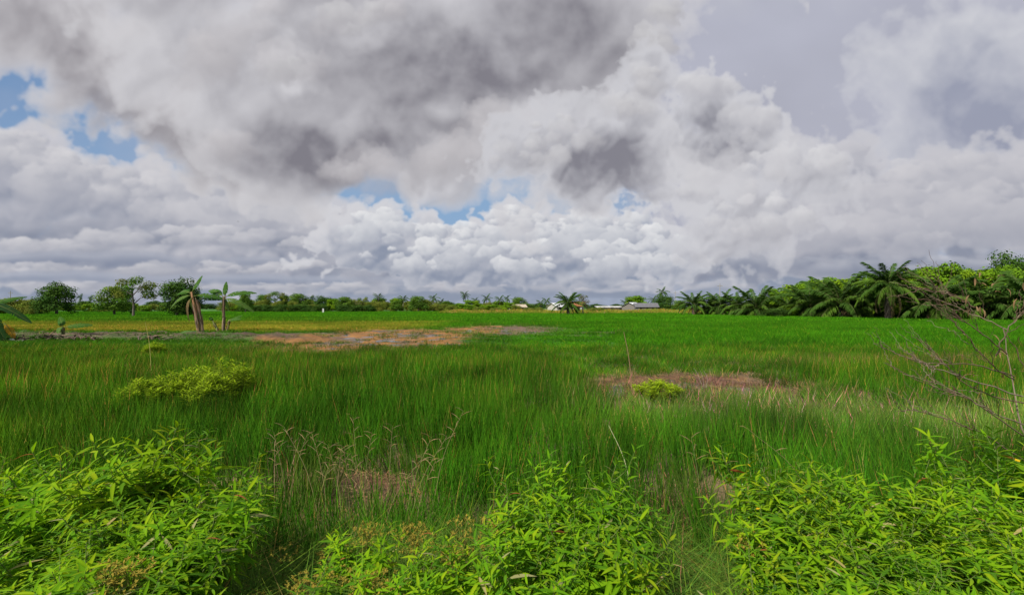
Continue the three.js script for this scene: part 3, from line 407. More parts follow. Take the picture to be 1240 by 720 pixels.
// each kind is about 8 m tall, base at 0
const KIND = {
  round: treeKind(701, { lobes: 17, spread: 3.1, low: 1.7, high: 6.6, lobe: 1.45, trunk: 4.5, rad: 0.2, leaves: 5200, size: 0.36, tones: MID }),
  dense: treeKind(702, { lobes: 20, spread: 3.4, low: 1.2, high: 6.5, lobe: 1.6, trunk: 3.5, rad: 0.24, leaves: 6400, size: 0.36, tones: DARK }),
  open: treeKind(703, { lobes: 12, spread: 3.6, low: 4.0, high: 7.3, lobe: 1.1, trunk: 5, rad: 0.17, leaves: 2600, size: 0.3, tones: OLIVE.concat(MID), bark: [0.09, 0.075, 0.06] }),
  bush: treeKind(704, { lobes: 14, spread: 4.2, low: 1.0, high: 5.6, lobe: 1.8, trunk: 2.2, rad: 0.14, leaves: 5200, size: 0.4, tones: OLIVE }),
  lime: treeKind(705, { lobes: 15, spread: 3.4, low: 1.6, high: 6.9, lobe: 1.4, trunk: 4.2, rad: 0.16, leaves: 5000, size: 0.42, tones: LIME }),
  slim: treeKind(706, { lobes: 9, spread: 1.3, low: 2.2, high: 7.2, lobe: 0.8, trunk: 6.4, rad: 0.12, leaves: 1100, size: 0.3, tones: MID.concat(DARK) }),
  pale: treeKind(707, { lobes: 10, spread: 1.9, low: 2.4, high: 7, lobe: 1.0, trunk: 5.5, rad: 0.16, leaves: 1000, size: 0.3, tones: GREYED, bark: [0.2, 0.16, 0.12] }),
};
const rt = rng(808);
// name, kind, px of the middle, py of the top, width in px, distance
function tree(name, kind, px, top, wide, d, label, group, category = 'tree') {
  const p = away(px, top, d), h = p.y - 0.02, o = KIND[kind].clone(), w = wide / F * d / ({ round: 7.4, dense: 8, open: 8.2, bush: 10.5, lime: 8.2, slim: 3.6, pale: 5 })[kind];
  o.name = numbered(name); o.position.set(p.x, 0.02, -d); o.rotation.y = rt() * 6.28; o.scale.set(w, h / 7.9, w); scene.add(o); return tag(o, label, category, group);
}
tree('round_tree', 'dense', 68, 339, 46, 120, 'round dark green tree standing alone on the field edge beside the olive thicket');
tree('thicket_bush', 'bush', 18, 356, 60, 130, 'low olive green thicket beside the round dark tree', 'olive thicket at the field edge', 'bush');
tree('thicket_bush', 'bush', 42, 358, 40, 128, 'low olive green thicket beside the round dark tree', 'olive thicket at the field edge', 'bush');
tree('thicket_bush', 'bush', -30, 352, 70, 125, 'low olive green thicket beside the round dark tree', 'olive thicket at the field edge', 'bush');
tree('small_bush', 'bush', 35, 371.5, 12, 112, 'small dark bush alone on the pale field edge', undefined, 'bush');
tree('leafy_tree', 'round', 138, 343, 44, 110, 'broad mid green tree close behind the thin open tree');
tree('open_tree', 'open', 161, 334, 56, 96, 'thin open-crowned tree with a bare lower trunk standing in the field');
tree('dark_tree', 'dense', 214, 334, 50, 106, 'dark green spreading tree behind the banana plants');
tree('dark_tree', 'dense', 226, 345, 36, 109, 'lower dark green tree tucked against the spreading tree behind the banana plants');
tree('small_round_tree', 'round', 297, 351, 18, 160, 'small round tree on a bare stem rising from the far hedge');
const row = 'far tree row behind the field';
for (const [px, top, w, k, d] of [[318, 353, 14, 'round', 220], [333, 351, 20, 'open', 215], [346, 353, 12, 'dense', 220], [363, 352, 19, 'round', 210], [380, 355, 9, 'slim', 230], [372, 360, 14, 'open', 215], [394, 356, 20, 'dense', 205], [404, 361, 12, 'slim', 215], [417, 357, 24, 'round', 200], [430, 362, 14, 'pale', 205], [439, 359, 12, 'open', 210], [452, 362, 12, 'dense', 215], [478, 361, 14, 'round', 205], [497, 357, 0, '', 0], [508, 356, 22, 'round', 190], [538, 362, 10, 'round', 210], [627, 357, 17, 'round', 230]]) if (d) tree('far_tree', k, px + (rt() - 0.5) * 4, top + rt() * 2, w * (1.1 + 0.5 * rt()), d, 'small rounded green tree in the distant row behind the field', row);
for (let k = 0; k < 58; k++) { const px = 272 + k * 6.2 + (rt() - 0.5) * 8; tree('far_bush', rt() < 0.55 ? 'bush' : 'lime', px, 358.5 + rt() * 10, 16 + rt() * 18, 195 + rt() * 50, 'pale green bush low in the distant row between the trees', 'low bushes of the far tree row', 'bush'); }
for (let k = 0; k < 11; k++) { const px = 296 + k * 15; if (px > 400 && px < 402) continue; tree('hedge_bush', 'dense', px, 367.3 + rt() * 1.2, 20, 172 + rt() * 5, 'dark clipped-looking hedge bush along the far edge of the field', 'dark hedge along the field edge', 'bush'); }
for (let k = 0; k < 12; k++) { const px = 62 + k * 14 + (rt() - 0.5) * 8; tree('field_edge_bush', rt() < 0.5 ? 'lime' : 'bush', px, 364 + rt() * 5, 20, 170 + rt() * 30, 'low light green bush on the far field edge between the dark trees', 'bushes between the dark trees', 'bush'); }
for (const px of [97, 109]) tree('slim_tree', 'slim', px, 353 + (px > 100 ? 2 : 0), 6, 190, 'slim upright tree above the low field edge bushes', 'slim trees above the field edge bushes');
for (let k = 0; k < 26; k++) { const px = 545 + k * 11 + (rt() - 0.5) * 6; tree('horizon_tree', rt() < 0.6 ? 'round' : 'dense', px, 366 + rt() * 3.2, 14 + rt() * 8, 360 + rt() * 90, 'tiny tree on the horizon behind the farm houses', 'trees on the horizon behind the houses'); }
for (let k = 0; k < 26; k++) { const px = -60 + k * 24 + (rt() - 0.5) * 12; tree('horizon_tree', rt() < 0.6 ? 'round' : 'dense', px, 363 + rt() * 4, 22 + rt() * 10, 320 + rt() * 60, 'tiny dark tree on the horizon behind the far tree row', 'trees on the horizon behind the far row'); }
tree('pale_tree', 'pale', 706, 353, 20, 128, 'thin pale-leaved tree beside the lone oil palm');
tree('house_tree', 'lime', 770, 356, 34, 215, 'light green tree rising behind the grey-roofed house');
tree('house_tree', 'dense', 806, 355, 28, 185, 'dark green tree beside the grey-roofed house');
tree('house_tree', 'round', 822, 362, 20, 175, 'lower green tree between the dark tree and the oil palms');
for (const [px, w] of [[640, 20], [652, 18], [716, 18], [726, 16], [838, 22], [600, 22], [580, 20], [858, 20]]) tree('farm_bush', 'bush', px, 369.5 + rt() * 1.5, w, 150 + rt() * 12, 'low yellow-green bush in the overgrown strip before the houses', 'bushes before the houses', 'bush');
// light green trees behind the oil palms
for (const [px, top, w, d] of [[945, 346, 44, 106], [966, 338, 48, 102], [992, 333, 52, 100], [1040, 330, 60, 95], [1016, 331, 54, 98], [1085, 326, 60, 92], [1112, 318, 60, 88], [1140, 313, 64, 86], [1172, 318, 60, 84], [1206, 316, 60, 80], [1240, 322, 66, 76], [1285, 312, 80, 74], [1340, 318, 90, 74], [1060, 352, 46, 86], [925, 356, 34, 108], [1100, 340, 50, 82]]) tree('light_green_tree', 'lime', px, top, w, d, 'light yellow-green leafy tree behind the row of oil palms', 'light green trees behind the oil palms');
tree('tall_dark_tree', 'dense', 1232, 300, 60, 92, 'tall dark green tree topping the light green trees behind the oil palms');
for (let k = 0; k < 22; k++) { const px = 940 + k * 19 + (rt() - 0.5) * 8; tree('undergrowth_bush', rt() < 0.5 ? 'dense' : 'lime', px, 372 - (px > 1080 ? 6 : 0) - rt() * 6, 34, 92 - (px - 940) * 0.035 + rt() * 6, 'leafy undergrowth bush filling the shade between the oil palm trunks', 'undergrowth between the oil palms', 'bush'); }
{ const far = [1, 2].map((k) => clump(450 + k, 60, 1.6, 1, 0.1, { lean: 0.5, dry: 0.05, tips: 0.3, segs: 2 }));
  const r = rng(460), out = []; for (let k = 0; k < 2600; k++) { const d = 138 + r() * 42, px = 535 + r() * 330 + (d - 138) * 0.4, x = (px - PX0) / F * d, n = fbm(x * 0.08, d * 0.08, 3); if (n < -0.18) continue; out.push([x, 0.02, -d, r() * 6.28, 1, (0.7 + 1.2 * clamp(n + 0.2)) * (0.7 + 0.5 * r()), tint(r() < 0.4 ? [0.27, 0.27, 0.04] : [0.16, 0.24, 0.02], r, 0.25, 0.15)]); }
  scatter('tall_grass', 'tall yellow-green wild grass in the overgrown strip before the farm houses', 'grass', far, M.grass, out); }
stamp('trees');
// palms: a frond is a rib with leaflets hanging on both sides
function frondGeo(seed, len, leaflets, leafLen, droop, c, rise = 0.5, wid = 0.055) {
  const r = rng(seed), s = new Shape(), pts = []; for (let k = 0; k <= 8; k++) { const t = k / 8; pts.push(V(len * (t - 0.16 * droop * t * t * t), len * (rise * t - (rise * 0.35 + droop * 0.62) * t * t), 0)); }
  s.tube(pts, pts.map((_, k) => 0.06 * (1 - k / 8.6) * len / 4), 4, [0.13, 0.15, 0.05]);
  const curve = new THREE.CatmullRomCurve3(pts);
  for (let k = 0; k < leaflets; k++) for (const sd of [-1, 1]) {
    const t = 0.14 + 0.85 * (k + r() * 0.5) / leaflets, p = curve.getPoint(t), ax = curve.getTangent(t), l = leafLen * (0.55 + 0.5 * Math.sin(Math.PI * Math.min(1, t * 0.95 + 0.1))) * (0.8 + 0.4 * r()), dir = V(0, 0, sd).addScaledVector(ax, 0.75).add(V(0, 0.25 - 0.7 * r(), 0)).normalize();
    s.leaf(p, dir, V(0, 1, 0), l, wid * (0.8 + 0.4 * r()), 0.35 + 0.3 * r(), 0.2, tint(c, r, 0.25, 0.12), c, 2, 0.6);
  }
  return s.build();
}
const PALM = [[0.048, 0.108, 0.014], [0.075, 0.145, 0.015], [0.085, 0.15, 0.03]];
const oilFronds = [0, 1, 2, 3, 4].map((k) => frondGeo(900 + k, 4.6, 56, 0.9, [0.62, 0.8, 0.95, 1.1, 0.45][k], PALM[k % 2], [0.3, 0.3, 0.25, 0.2, 0.2][k], 0.105));
const dryFrond = frondGeo(910, 4.0, 36, 0.6, 1.3, [0.16, 0.115, 0.06], 0.2, 0.06);
function palmTrunk(seed, h, rad, c) { const r = rng(seed), s = new Shape(), pts = [], rr = []; const n = Math.round(h / 0.22); for (let k = 0; k <= n; k++) { pts.push(V(0, -0.15 + (h + 0.15) * k / n, 0)); rr.push(rad * (k % 2 ? 1.12 : 0.92)); } s.tube(pts, rr, 10, () => tint(c, r, 0.35, 0.1)); for (let k = 0; k < n * 5; k++) { const a = k * 2.4, y = h * k / (n * 5), p = V(Math.cos(a) * rad, y, Math.sin(a) * rad); s.tube([p, p.clone().add(V(Math.cos(a) * 0.16, 0.22, Math.sin(a) * 0.16))], [0.07, 0.03], 4, tint(c, r, 0.4, 0.1)); } return s.build(); }
const oilTrunk = palmTrunk(31, 1, 0.32, [0.075, 0.058, 0.045]);
function oilPalm(px, top, d, trunkH, label, group, fronds = 30, size = 1, dry = 4, low = -0.25) {
  const p = away(px, top, d), o = thing('oil_palm', label, 'palm tree', group, p.x, 0.02, -d), r = rng(Math.round(px * 7 + d)), t = part('trunk', palmTrunk(Math.round(px), trunkH, 0.34, [0.06, 0.046, 0.036]), M.wood, o);
  const reach = (p.y - trunkH) / 3.7 * size;
  for (let k = 0; k < fronds + dry; k++) {
    const e = Math.min(1, k / fronds), hang = k >= fronds, f = part('frond', hang ? dryFrond : oilFronds[e < 0.12 ? 4 : e < 0.38 ? 0 : e < 0.6 ? 1 : e < 0.82 ? 2 : 3], M.crown, o);
    f.rotation.order = 'YZX'; f.rotation.y = k * 2.39996 + r() * 0.5; f.rotation.z = (hang ? -0.55 : mixn(1.15, low, Math.pow(e, 0.85))) + (r() - 0.5) * 0.2; f.position.y = trunkH - 0.1 - (hang ? 0.25 : 0); f.scale.setScalar(reach * (0.85 + 0.3 * r()));
  }
  return o;
}
oilPalm(688, 351, 122, 2.9, 'lone oil palm standing in the field before the rusty-roofed house', undefined, 30, 1.0, 2);
oilPalm(1076, 316, 76, 5.6, 'tallest dark oil palm with a clear black trunk at the field edge', undefined, 40, 1.0, 6, -0.12);
const prow = 'oil palms along the field edge';
for (const [px, top, d, t, s] of [[840, 350, 112, 2.6, 1], [873, 351, 112, 2.2, 1], [893, 350, 108, 2.2, 1], [916, 345, 101, 1.6, 1.02], [858, 356, 116, 2, 1], [982, 341, 93, 2.0, 1.05], [1018, 330, 88, 2.6, 1.05], [1046, 342, 86, 2.2, 1], [1136, 328, 74, 2.6, 1.1], [1102, 338, 84, 2.4, 1], [1192, 333, 72, 2.4, 1.1], [1250, 328, 68, 2.6, 1.1], [955, 352, 99, 1.8, 1]]) oilPalm(px, top, d, t, 'dark oil palm with arching fronds in the row along the field edge', prow, 28, s, 4);
// coconut palms far off
const cocoFrond = [0, 1].map((k) => frondGeo(930 + k, 3.2, 16, 0.8, 0.7 + 0.3 * k, PALM[0], 0.3, 0.17));
function cocoPalm(px, top, d, label, group) { const p = away(px, top, d), h = p.y - 1.4, o = thing('coconut_palm', label, 'palm tree', group, p.x, 0.02, -d), r = rng(Math.round(px)); const s = new Shape(), pts = [0, 1, 2, 3, 4].map((k) => V(Math.sin(k * 0.5) * 0.5, -0.1 + h * k / 4, 0)); s.tube(pts, [0.24, 0.19, 0.17, 0.15, 0.13], 7, [0.17, 0.145, 0.12]); part('trunk', s.build(), M.wood, o); for (let k = 0; k < 15; k++) { const f = part('frond', cocoFrond[k % 2], M.crown, o); f.rotation.order = 'YZX'; f.rotation.y = k * 2.4 + r(); f.rotation.z = mixn(1.2, -0.7, k / 14); f.position.copy(pts[4]); f.scale.setScalar(0.85 + 0.35 * r()); } }
cocoPalm(562, 354, 250, 'tallest thin coconut palm above the far tree row', undefined);
for (const [px, top, d] of [[487, 359, 215], [457, 356, 235], [524, 358, 225], [533, 363, 215], [575, 361, 260], [588, 358, 225], [604, 359, 230], [613, 359, 240], [654, 364, 260], [661, 361.5, 250], [756, 364, 280], [790, 360, 260]]) cocoPalm(px, top, d, 'small coconut palm among the far trees behind the field', 'coconut palms among the far trees');
cocoPalm(801, 350, 205, 'thin coconut palm standing over the dark tree by the grey-roofed house', undefined);
stamp('palms');
// ---------------------------------------------------------------- banana plants
function bananaLeaf(seed, len, width, droop, c, torn = 0.3) {       // along +x from a stalk, the blade split along its side veins
  const r = rng(seed), s = new Shape(), stalk = len * 0.14, at = (t) => V(len * (t - 0.14 * droop * t * t), -len * droop * 0.75 * t * t, 0);
  const rib = []; for (let k = 0; k <= 10; k++) rib.push(at(k / 10)); s.tube(rib, rib.map((_, k) => 0.035 * (1 - 0.085 * k)), 5, [0.22, 0.26, 0.07]);
  const n = 22;
  for (const sd of [-1, 1]) { let prev = null; for (let k = 0; k <= n; k++) {
    const t = k / n, tt = 0.14 + 0.86 * t, p = at(tt), w = width / 2 * Math.pow(Math.sin(Math.PI * Math.pow(clamp(t, 0.01, 0.995), 0.72)), 0.55), sag = 0.2 + 0.25 * r(), cc = tint(c, r, 0.14, 0.08);
    const row = () => [s.v(p, cc), s.v(p.clone().add(V(0.02, 0.1 * w, sd * w * 0.55)), cc), s.v(p.clone().add(V(0.05, 0.1 * w - sag * w, sd * w)), cc)];
    const cur = row(); if (prev) { s.quad(prev[0], prev[1], cur[1], cur[0]); s.quad(prev[1], prev[2], cur[2], cur[1]); }
    prev = r() < torn ? (() => { const q = row(); for (const v of [1, 2]) { s.p[q[v] * 3] += 0.02; s.p[q[v] * 3 + 1] -= (0.12 * r()) * w * v; } return q; })() : cur;
  } }
  return s.build();
}
const GREEN = [0.055, 0.145, 0.02], DEEP = [0.026, 0.075, 0.016], DRY = [0.26, 0.17, 0.085];
const bLeaf = [bananaLeaf(1, 2.3, 0.66, 0.35, GREEN), bananaLeaf(2, 2.4, 0.68, 0.75, GREEN), bananaLeaf(3, 2.1, 0.56, 1.1, [0.095, 0.19, 0.035], 0.5), bananaLeaf(4, 2.1, 0.78, 0.12, GREEN, 0.1), bananaLeaf(5, 1.9, 0.35, 1.5, DRY, 0.5)];
function stemGeo(h, r0, r1, lean, seed, warm) { const r = rng(seed), s = new Shape(), pts = [], rr = []; for (let k = 0; k <= 9; k++) { const t = k / 9; pts.push(V(lean * t, -0.1 + (h + 0.1) * t, 0.04 * Math.sin(k))); rr.push(mixn(r0, r1, t) * (0.94 + 0.14 * r())); } s.tube(pts, rr, 9, () => tint(warm, r, 0.35, 0.15));
  for (let k = 0; k < 14; k++) { const a = r() * 6.28, y = r() * h * 0.8, l = h * (0.2 + 0.25 * r()), q = y / h, x = lean * q, R = mixn(r0, r1, q) * 1.05; s.blade(V(x + Math.cos(a) * R, y, Math.sin(a) * R), V(x + Math.cos(a) * R * 1.5 + lean * l / h, y + l, Math.sin(a) * R * 1.5), V(Math.cos(a) * 0.06, 0, Math.sin(a) * 0.06), 0.11, V(-Math.sin(a), 0, Math.cos(a)), tint([0.2, 0.125, 0.075], r, 0.4, 0.15), 4); }
  return s.build(); }
function bananaPlant(px, py, d, stems, leaves, label) {
  const g = away(px, py, d), o = thing('banana_plant', label, 'banana plant', undefined, g.x, heightAt(g.x, -d), -d);
  for (const [h, r0, r1, lean, x, z, c] of stems) { const m = part('stem', stemGeo(h, r0, r1, lean, Math.round(h * 100), c), M.wood, o); m.position.set(x, 0, z); }
  for (const [v, x, y, z, turn, tilt, sc, roll] of leaves) { const m = part('leaf', bLeaf[v], M.leaf, o); m.position.set(x, y, z); m.rotation.order = 'YZX'; m.rotation.set(roll ?? 0.75 * Math.cos(turn), turn, tilt); m.scale.setScalar(sc); }
  return o;
}
bananaPlant(241, 404, 37, [[3.35, 0.13, 0.075, -0.62, 0, 0, [0.33, 0.19, 0.095]], [2.7, 0.12, 0.07, -0.5, 0.2, -0.2, [0.18, 0.12, 0.075]]],
  [[3, -0.62, 3.3, 0, 0.2, 1.15, 0.75], [1, -0.6, 3.2, 0, Math.PI - 0.2, 0.4, 0.95], [2, -0.55, 3.05, 0, Math.PI + 0.5, 0.05, 0.85], [2, -0.6, 3.0, 0, Math.PI - 0.7, -0.35, 0.85], [1, -0.45, 3.0, 0, 0.15, 0.3, 0.85], [0, -0.2, 2.8, -0.3, 0.3, 0.15, 0.7], [4, -0.5, 2.9, 0.1, -2.2, -0.7, 0.8]], 'banana plant with two peeling brown stems and a raised broken leaf');
bananaPlant(270, 402, 38, [[3.0, 0.105, 0.065, 0.06, 0, 0, [0.2, 0.14, 0.09]], [1.1, 0.08, 0.05, 0.3, 0.3, 0.1, [0.2, 0.24, 0.07]], [1.0, 0.08, 0.05, -0.5, -0.3, 0.1, [0.2, 0.24, 0.07]]],
  [[3, 0.06, 2.95, 0, 0.1, 1.5, 0.62, 1.3], [1, 0.06, 2.9, 0, Math.PI - 0.15, 0.72, 0.95], [1, 0.06, 2.9, 0, 0.1, 0.6, 0.95], [2, 0.06, 2.8, 0, -0.25, 0.1, 1.0], [2, 0.06, 2.75, 0, 2.3, 0.2, 0.75], [3, 0.55, 1.0, 0.1, 0.4, 0.5, 0.5], [0, -0.75, 0.95, 0.1, 2.6, 0.5, 0.45], [0, 0.5, 1.0, 0.1, -0.5, 0.3, 0.6]], 'banana plant with one straight stem and an upright young leaf');
bananaPlant(75, 407, 31, [[0.6, 0.09, 0.06, 0.05, 0, 0, [0.2, 0.24, 0.09]]], [[0, 0.05, 0.6, 0, 0.1, 0.28, 0.72], [3, 0.05, 0.6, 0, 2.6, 0.75, 0.55], [2, 0.05, 0.55, 0, -1.2, 0.5, 0.5], [4, 0, 0.5, 0, -2.2, 0.2, 0.4]], 'short young banana plant on the earth bank');
{
  const o = bananaPlant(-16, 412, 28, [[2.1, 0.17, 0.11, -0.1, 0, 0, [0.2, 0.15, 0.08]]], [[2, -0.1, 2.0, 0.1, -1.6, 0.3, 0.8], [1, -0.1, 2, 0, 2.6, 0.4, 0.9], [1, -0.1, 1.5, 0.2, -0.3, -0.3, 0.8], [0, -0.1, 2.1, 0, 1.2, 0.6, 0.9]], 'large dark banana plant at the end of the earth bank');
  for (const [x, y, z, t, tl, s] of [[-0.1, 2.2, 0.1, 0.05, 0.5, 0.85], [-0.1, 2.0, 0.2, -0.45, 0.25, 0.8], [0, 0.9, 0.2, -0.15, -0.2, 0.95], [0.1, 0.55, 0.3, -0.4, -0.1, 0.8]]) { const m = part('leaf', bananaLeaf(9, 2.3, 0.85, y > 1.5 ? 1.5 : 0.7, DEEP), M.leaf, o); m.position.set(x, y, z); m.rotation.set(0.3, t, tl); m.scale.setScalar(s); }
  const y = part('withered_leaf', bananaLeaf(12, 0.9, 0.4, 0.9, [0.5, 0.27, 0.03]), M.leaf, o); y.position.set(1.35, 1.15, 0.3); y.rotation.set(0.4, -0.3, -0.6);
}
// heaps of dead leaves and sticks on the earth bank
function debris(px, py, d, wide, label) { const g = away(px, py, d), o = thing('debris_heap', label, 'debris', 'dead leaf heaps on the earth bank', g.x, heightAt(g.x, -d), -d), r = rng(Math.round(px * 3)), s = new Shape(), st = new Shape();
  for (let k = 0; k < 70; k++) { const x = (r() - 0.5) * wide, z = (r() - 0.5) * 0.8, top = 0.42 * (1 - (2 * x / wide) ** 2) * (1 - z * z), a = r() * 6.28; s.leaf(V(x, r() * top, z), V(Math.cos(a), 0.5 * (r() - 0.5), Math.sin(a)).normalize(), V(0, 1, 0.2), 0.3 + 0.5 * r(), 0.1, 0.4, 0.5, tint([0.075, 0.045, 0.032], r, 0.5, 0.15), [0.11, 0.07, 0.05], 3); }
  for (let k = 0; k < 9; k++) { const x = (r() - 0.5) * wide, a = (r() - 0.5) * 1.5, p = V(x, 0.1 + 0.3 * r(), (r() - 0.5) * 0.5); st.tube([p, p.clone().add(V(Math.cos(a) * 0.6, 0.1 * r(), Math.sin(a) * 0.6))], [0.02, 0.012], 5, tint([0.24, 0.18, 0.13], r, 0.3, 0.1)); }
  part('dead_leaves', s.build(), M.plain, o).userData.kind = 'stuff'; part('sticks', st.build(), M.wood, o).userData.kind = 'stuff'; }
debris(98, 413, 29, 2.4, 'dark heap of dead banana leaves beside the young banana plant'); debris(183, 413, 29, 2.9, 'long low heap of dead leaves between the banana plants'); debris(60, 411, 29.5, 1.9, 'brown heap of dry leaves at the foot of the earth bank'); debris(22, 413, 28.5, 1.6, 'brown heap of dry leaves beside the large dark banana plant');
for (const [px, py, s, l] of [[11, 411, 0.3, 'white plastic scrap lying on the earth bank'], [24, 408, 0.22, 'pale pink plastic scrap lying on the earth bank']]) { const p = away(px, py, 28.2), g = new THREE.SphereGeometry(s, 10, 6), q = g.attributes.position; for (let k = 0; k < q.count; k++) { const n = 1 + 0.5 * noise2(q.getX(k) * 9 + px, q.getZ(k) * 9 + q.getY(k) * 7); q.setXYZ(k, q.getX(k) * n, q.getY(k) * n * 0.45, q.getZ(k) * n * 0.7); } g.computeVertexNormals(); const m = part('plastic_scrap', g, new THREE.MeshStandardMaterial({ color: s > 0.25 ? new THREE.Color(0.72, 0.7, 0.66) : new THREE.Color(0.6, 0.45, 0.42), roughness: 0.5 }), scene); m.name = numbered('plastic_scrap'); m.position.set(p.x, heightAt(p.x, -28.2) + s * 0.3, -28.2); tag(m, l, 'litter'); }
stamp('bananas');
// ---------------------------------------------------------------- leafy mounds among the reeds
function mound(px, py, d, wide, tall, label, group, tone) { const g = away(px, py, d), o = thing('low_shrub', label, 'shrub', group, g.x, heightAt(g.x, -d), -d, px), r = rng(Math.round(px * 5 + d)), s = new Shape(), st = new Shape();
  for (let k = 0; k < 70; k++) { const a = r() * 6.28, q = Math.sqrt(r()), h = tall * (1.25 - 0.6 * q * q) * (0.8 + 0.3 * r()), tip = V(Math.cos(a) * q * wide / 2, h, Math.sin(a) * q * wide / 2), root = V(tip.x * 0.4, -0.05, tip.z * 0.4); st.tube([root, root.clone().lerp(tip, 0.5).add(V(0, 0.05, 0)), tip], [0.006, 0.005, 0.003], 4, [0.14, 0.13, 0.05]);
    for (let l = 0; l < 26; l++) { const t = 0.35 + 0.65 * Math.pow(l / 25, 0.6), p = root.clone().lerp(tip, t), b = l * 2.4 + a, up = mixn(0.1, 0.8, l / 25); s.leaf(p, V(Math.cos(b), up, Math.sin(b)).normalize(), V(0, 1, 0), 0.11 + 0.06 * r(), 0.026, 0.25, 0.3, tint(tone, r, 0.28, 0.15), tone, 3); } }
  part('stem', st.build(), M.wood, o); part('foliage', s.build(), M.leaf, o).userData.kind = 'stuff'; }
const MOUND = [0.27, 0.39, 0.01];
for (const [px, py, d, w, h] of [[270, 490, 9.6, 1.05, 0.82], [236, 492, 9.5, 1.0, 0.74], [205, 496, 9.3, 0.95, 0.62], [172, 500, 9.1, 0.95, 0.56], [254, 498, 9.0, 0.9, 0.64], [290, 478, 10.6, 0.7, 0.66]]) mound(px, py, d, w, h, 'low yellow-green leafy shrub in the mound rising from the reeds', 'leafy mound in the reeds', MOUND);
mound(797, 486, 10.6, 1.15, 0.34, 'small lime green shrub at the edge of the bare brown patch', undefined, [0.30, 0.42, 0.01]);
mound(186, 432, 19.5, 0.9, 0.5, 'small lone shrub poking out of the far reeds', undefined, MOUND);
// ---------------------------------------------------------------- dry stalks with seed spikes
function stalk(px, py, topx, topy, d, label, group, c = [0.30, 0.24, 0.10], spikes = 7, thick = 0.0026) {
  const g = away(px, py, d), e = away(topx, topy, d), o = thing('dry_stalk', label, 'grass stalk', group, g.x, heightAt(g.x, -d), -d), r = rng(Math.round(px * 11 + topy)), tip = e.sub(V(g.x, o.position.y, -d)); tip.z += (r() - 0.5) * 0.3;
  const mid = tip.clone().multiplyScalar(0.55).add(V(-tip.x * 0.14, tip.y * 0.05, 0)), s = new Shape(), pts = new THREE.CatmullRomCurve3([V(0, -0.05, 0), mid, tip]).getPoints(8); s.tube(pts, pts.map((_, k) => thick * (1 - 0.07 * k)), 5, c); part('stem', s.build(), M.wood, o);
  for (let k = 0; k < spikes; k++) { const t = 0.72 + 0.28 * k / Math.max(1, spikes - 1), p = new THREE.CatmullRomCurve3(pts).getPoint(t), a = k * 2.4 + r(), l = 0.06 + 0.07 * r(), sp = new Shape(), dir = V(Math.cos(a), 0.25 + 0.4 * r(), Math.sin(a)).normalize(); sp.tube([V(0, 0, 0), dir.clone().multiplyScalar(l * 0.5).add(V(0, 0.008, 0)), dir.clone().multiplyScalar(l)], [0.001, 0.0026, 0.0008], 4, tint([0.30, 0.2, 0.09], r, 0.3, 0.1)); part('seed_spike', sp.build(), M.wood, o).position.copy(p); }
  return o;
}
const dryGroup = 'dry stalks over the littered gap';
for (const [px, py, tx, ty, d] of [[392, 640, 346, 516, 4.2], [398, 640, 372, 528, 4.3], [345, 640, 378, 520, 4.3], [415, 640, 395, 540, 4.5], [352, 640, 340, 518, 4.2], [434, 620, 433, 500, 4.8], [440, 625, 455, 520, 4.7], [425, 630, 420, 538, 4.4], [455, 650, 512, 553, 4.0], [485, 655, 522, 530, 4.1], [488, 655, 540, 530, 4.1], [404, 635, 408, 545, 4.5], [380, 645, 400, 560, 4.2], [470, 640, 475, 515, 4.6], [330, 650, 322, 540, 4.0], [500, 640, 530, 552, 4.2], [520, 650, 560, 500, 4.6], [450, 640, 430, 545, 4.1]]) stalk(px, py, tx, ty, d, 'dry straw-coloured stalk with thin seed spikes leaning over the littered gap', dryGroup);
stalk(770, 600, 738, 516, 4.8, 'single pale bent stalk leaning out of the reeds beside the middle shrubs', undefined, [0.5, 0.5, 0.26], 0, 0.006);
stalk(852, 640, 838, 530, 4.3, 'green stalk with a forked seed head beside the yellow-flowered clump', undefined, [0.17, 0.23, 0.06], 6);
stalk(1000, 560, 898, 515, 4.4, 'thin brown stalk slanting over the reeds above the yellow-flowered clump', undefined, [0.3, 0.22, 0.1], 2, 0.0025);
stalk(766, 466, 757, 402, 11.5, 'tall brown stalk rising from the dry tuft by the bare patch', undefined, [0.26, 0.15, 0.08], 0, 0.012);
stalk(183, 440, 172, 390, 14.5, 'tall pale stalk rising above the reeds before the dead leaf heap', undefined, [0.42, 0.34, 0.1], 4, 0.008);
